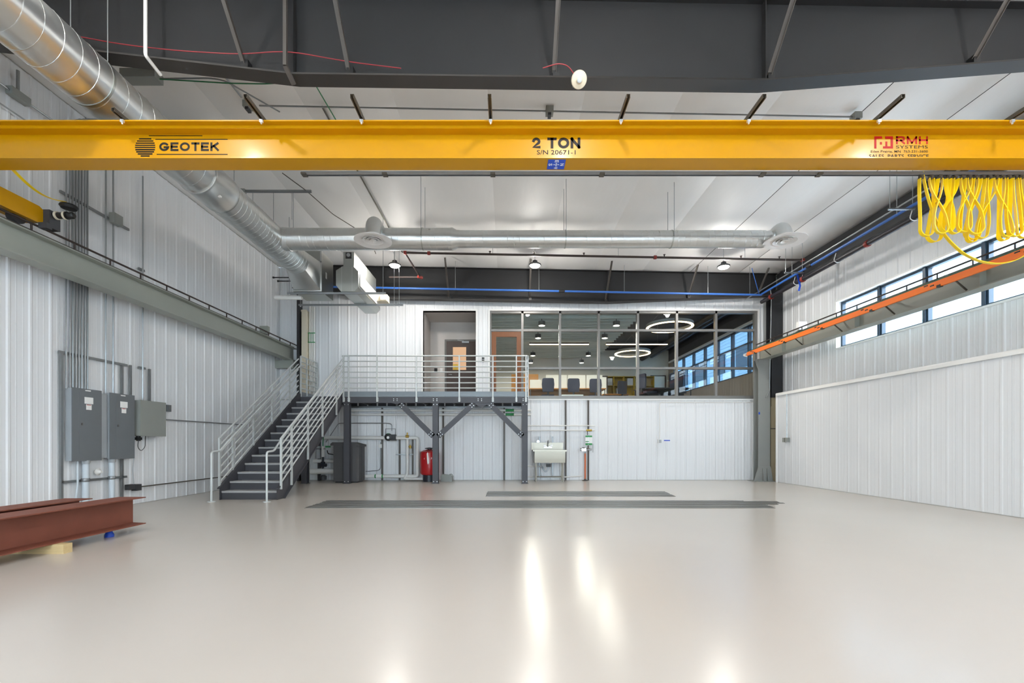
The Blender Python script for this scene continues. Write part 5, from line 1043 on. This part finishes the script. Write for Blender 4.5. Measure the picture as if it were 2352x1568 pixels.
for i, x in enumerate((1.14, 3.6)):
    for j, y in enumerate((15.0, 16.8, 20.2, 22.0)):
        d = thing('downlight', f'round office downlight in the {("left", "right")[i]} row, {ORD[j]} from the window', 'lamp', (x, y, 5.04), 'office downlights')
        MB().lathe([(0.11, 0.0), (0.11, 0.14), (0.012, 0.14), (0.012, 1.009), (0.0, 1.009)], (x, y, 5.04), (0, 0, 1), 20).build('can', 'dark_grey', d); MB().lathe([(0.0, -0.003), (0.095, -0.003), (0.105, 0.004)], (x, y, 5.04), (0, 0, 1), 20).build('lens', 'office_lens', d)
        lamp_light('lamp_light', (x, y, 5.02), OFFICE_W, 0.18, d, (1, 0.92, 0.82))
for i, (x0, x1) in enumerate(((0.9, 3.3), (4.0, 6.48))):
    d = thing('linear_pendant', f'glowing linear pendant light in the office, the {("left", "right")[i]} of two', 'lamp', ((x0+x1)/2, 18.4, 5.15), 'linear pendants')
    box('profile', 'dark_grey', d, x0, x1, 18.37, 18.43, 5.17, 5.23); box('light_strip', 'led_strip', d, x0, x1, 18.365, 18.435, 5.145, 5.169)
    for x in (x0+0.4, x1-0.4): MB().tube([(x, 18.4, 5.23), (x, 18.4, 6.05)], 0.004, 6).build('suspension', 'conduit', d)
for y, l in ((15.8, 'nearer and larger'), (20.5, 'farther and smaller')):
    d = thing('ring_pendant', f'glowing ring pendant light in the office, the {l} looking one', 'lamp', (5.64, y, 5.18), 'ring pendants')
    R = 0.78
    MB().lathe([(R-0.06, 0.02), (R, 0.02), (R, 0.13), (R-0.06, 0.13), (R-0.06, 0.02)], (5.64, y, 5.18), (0, 0, 1), 48).build('ring_body', 'panel_side', d)
    MB().lathe([(R-0.075, 0.0), (R+0.004, 0.0), (R+0.004, 0.022), (R-0.075, 0.022), (R-0.075, 0.0)], (5.64, y, 5.18), (0, 0, 1), 48).build('ring_light', 'ring_glow', d)
    for a in (0.5, 2.6, 4.7): MB().tube([(5.64+R*math.cos(a), y+R*math.sin(a), 5.3), (5.64, y, 6.05)], 0.003, 5).build('suspension', 'conduit', d)
for z, x, l in ((5.75, 7.6, 'upper'), (5.6, 7.1, 'lower')): tag(MB().cyl((x, 14.7, z), (x, 23.95, z), 0.12, 16).tube([(x, 16, z), (x, 16, 6.049)], 0.006, 6).tube([(x, 20, z), (x, 20, 6.049)], 0.006, 6).build('office_duct', 'dark_grey'), f'dark duct under the office ceiling along the window side, the {l} one', 'duct')
# furniture
def chair(label, x, y, rz):
    c = thing('office_chair', label, 'chair', (0, 0, 0), 'navy office chairs')
    MB().prism([(-0.21, 0.62), (0.21, 0.62), (0.24, 0.9), (0.22, 1.12), (0.17, 1.15), (-0.17, 1.15), (-0.22, 1.12), (-0.24, 0.9)], 'y', -0.03, 0.03).build('backrest', 'navy_fabric', c)
    c.children[0].location += Vector((0, 0.22, 0)); MB().box(-0.24, 0.24, -0.25, 0.2, 0.44, 0.52).build('seat', 'navy_fabric', c)
    MB().box(-0.03, 0.03, 0.2, 0.24, 0.46, 0.7).build('back_stem', 'black_plastic', c); MB().cyl((0, 0, 0.08), (0, 0, 0.44), 0.03, 10).build('gas_lift', 'black_plastic', c)
    for k in range(5): a = 2*PI*k/5; MB().bar((0, 0, 0.1), (0.3*math.cos(a), 0.3*math.sin(a), 0.06), 0.04, 0.03).cyl((0.3*math.cos(a), 0.3*math.sin(a)-0.02, 0.03), (0.3*math.cos(a), 0.3*math.sin(a)+0.02, 0.03), 0.03, 10).build('base_leg', 'black_plastic', c)
    c.location = (x, y, FZ); c.rotation_euler.z = rz; return c
chair('navy office chair at the wooden desk, leftmost behind the glass', 1.58, 17.8, PI)
chair('navy office chair in the middle of the wooden desk row', 2.58, 17.9, PI)
chair('navy office chair right of the middle one at the wooden desk row', 3.45, 18.0, PI)
chair('navy office chair in front of the golden shelves', 4.55, 18.6, PI+0.5)
chair('navy office chair seen large near the right office windows', 6.15, 16.4, PI-0.6)
chair('navy office chair turned sideways beside the white papers', 5.1, 16.6, 1.9)
def desk(label, x0, x1, y0, y1, m='desk_wood', h=0.74):
    d = thing('desk', label, 'desk', ((x0+x1)/2, (y0+y1)/2, FZ)); box('desk_top', m, d, x0, x1, y0, y1, FZ+h-0.04, FZ+h)
    box('modesty_panel', m, d, x0+0.05, x1-0.05, y1-0.06, y1-0.03, FZ+0.25, FZ+h-0.04)
    for x in (x0+0.03, x1-0.06):
        for y in (y0+0.03, y1-0.06): box('leg', 'dark_grey', d, x, x+0.03, y, y+0.03, FZ, FZ+h-0.04)
desk('long wooden desk behind the navy chairs in the office', 0.9, 4.0, 18.4, 19.2, 'desk_wood', 0.86)
desk('wooden desk beside the golden shelves', 4.1, 5.2, 19.4, 20.1)
desk('dark table near the right office windows', 5.0, 7.0, 17.2, 18.0, 'office_dark')
for x0, x1, l in ((0.95, 1.42, 'leftmost'), (1.62, 2.50, 'second from the left'), (2.56, 3.28, 'third from the left'), (3.34, 4.0, 'rightmost')):
    b = thing('desk_screen', f'white privacy screen on the long wooden desk, {l}', 'screen', ((x0+x1)/2, 19.1, FZ+0.86), 'white privacy screens')
    box('screen_panel', 'whiteboard', b, x0, x1, 19.12, 19.15, FZ+0.88, FZ+(1.3 if l == 'leftmost' else 1.5)); box('screen_foot', 'strut_galv', b, x0, x1, 19.1, 19.17, FZ+0.86, FZ+0.88)
gw = tag(MB().box(0.2, 1.5, 21.9, 22.0, FZ, FZ+1.95).box(0.2, 4.0, 21.95, 22.0, FZ, FZ+1.0).build('wood_partition', 'desk_wood'), 'golden wood partition at the left of the office', 'partition')
MB().cyl((0.95, 21.88, FZ+1.72), (0.95, 21.9, FZ+1.72), 0.03, 10)
sh = thing('shelf_unit', 'golden yellow shelving unit on the far office wall', 'shelf', (6.2, 23.4, FZ))
box('back_panel', 'shelf_gold', sh, 4.9, 7.5, 23.62, 23.65, FZ, FZ+2.05)
for x in (4.9, 5.42, 5.94, 6.46, 6.98, 7.47): box('upright', 'shelf_gold', sh, x, x+0.04, 23.2, 23.62, FZ, FZ+2.05)
for z in (0.05, 0.55, 1.05, 1.55, 2.01): box('shelf_board', 'shelf_gold', sh, 4.94, 7.47, 23.21, 23.62, FZ+z, FZ+z+0.03)
for x, z, l in ((5.1, 1.58, 'upper left'), (5.6, 1.08, 'middle left'), (6.15, 1.58, 'upper middle'), (6.65, 1.08, 'middle right')): tag(MB().box(x, x+0.28, 23.25, 23.5, FZ+z+0.0015, FZ+z+0.36).box(x+0.08, x+0.2, 23.24, 23.25, FZ+z+0.15, FZ+z+0.2).build('storage_bin', 'panel_side'), f'pale storage bin in the {l} compartment of the golden shelves', 'bin')
cbn = thing('tall_cabinet', 'white tall cabinet with dark frame left of the golden shelves', 'cabinet', (4.5, 22.5, FZ)); box('cabinet_body', 'dark_grey', cbn, 4.15, 4.95, 22.4, 22.9, FZ, FZ+1.95); box('cabinet_door', 'whiteboard', cbn, 4.35, 4.88, 22.38, 22.4, FZ+0.1, FZ+1.88)
dd = struct_empty('door_3', (7.8, OYB, FZ)); MB().box(7.55, 7.6, OYB-0.05, OYB, FZ, FZ+2.2).box(8.3, 8.35, OYB-0.05, OYB, FZ, FZ+2.2).box(7.6, 8.3, OYB-0.05, OYB, FZ+2.15, FZ+2.2).build('door_frame', 'dark_grey', dd); box('door_leaf', 'whiteboard', dd, 7.6, 8.3, OYB-0.03, OYB-0.005, FZ, FZ+2.15)
ms = thing('monitor', 'white backed monitor close behind the office window', 'monitor', (2.15, 15.6, FZ)); MB().box(1.86, 2.6, 15.55, 15.58, FZ+0.05, FZ+0.30).build('screen_back', 'whiteboard', ms); MB().box(2.15, 2.3, 15.5, 15.7, FZ, FZ+0.05).build('monitor_foot', 'strut_galv', ms)
# neighbouring building seen through the office windows, pale ground added outside as a light reflector
nb = thing('neighbor_building', 'pale blue sided building seen through the office side windows', 'building', (17, 22, -0.2))
box('wall', 'siding', nb, 16.3, 22, 17.5, 52, -0.2, 12.0); box('roof', 'dark_grey', nb, 16.1, 22.2, 17.3, 52.2, 12.0, 12.2)
sb = None
for k in range(48):
    if sb is None: sb = MB().prism([(16.3, 0.0), (16.27, 0.0), (16.295, 0.245), (16.3, 0.245)], 'y', 17.5, 52).build('siding_board', 'siding', nb)
    else: again(sb, (0, 0, k*0.25), nb)
for y in (27, 30.5, 34, 37.5, 41):
    for z in (3.2, 6.4): f_ = box('window', 'frame_blue', nb, 16.22, 16.3, y, y+1.8, z, z+1.5); box('pane', 'frame_blue', f_, 16.21, 16.22, y+0.08, y+1.72, z+0.08, z+1.42)
struct(box('ground_outside', 'ground_bounce', None, -70, 70, -70, 70, -0.4, -0.2))
# portals guide the daylight sampling through the real windows and the added glazed doors
def portal(loc, rot, w, h):
    l = bpy.data.lights.new('daylight_portal', 'AREA'); l.shape = 'RECTANGLE'; l.size = w; l.size_y = h; l.cycles.is_portal = True
    o = bpy.data.objects.new('daylight_portal', l); COL.objects.link(o); o.location = loc; o.rotation_euler = rot
portal((XU+0.3, (WY0+WY1)/2, (WZ0+WZ1)/2), (0, PI/2, 0), WZ1-WZ0, WY1-WY0)
portal((OX1+0.25, 19.1, (OZ0+OZ1)/2), (0, PI/2, 0), OZ1-OZ0, 8.4)
for x0, x1 in ADDED_DOORS: portal(((x0+x1)/2, YN-0.3, DH/2), (PI/2, 0, PI), x1-x0, DH)
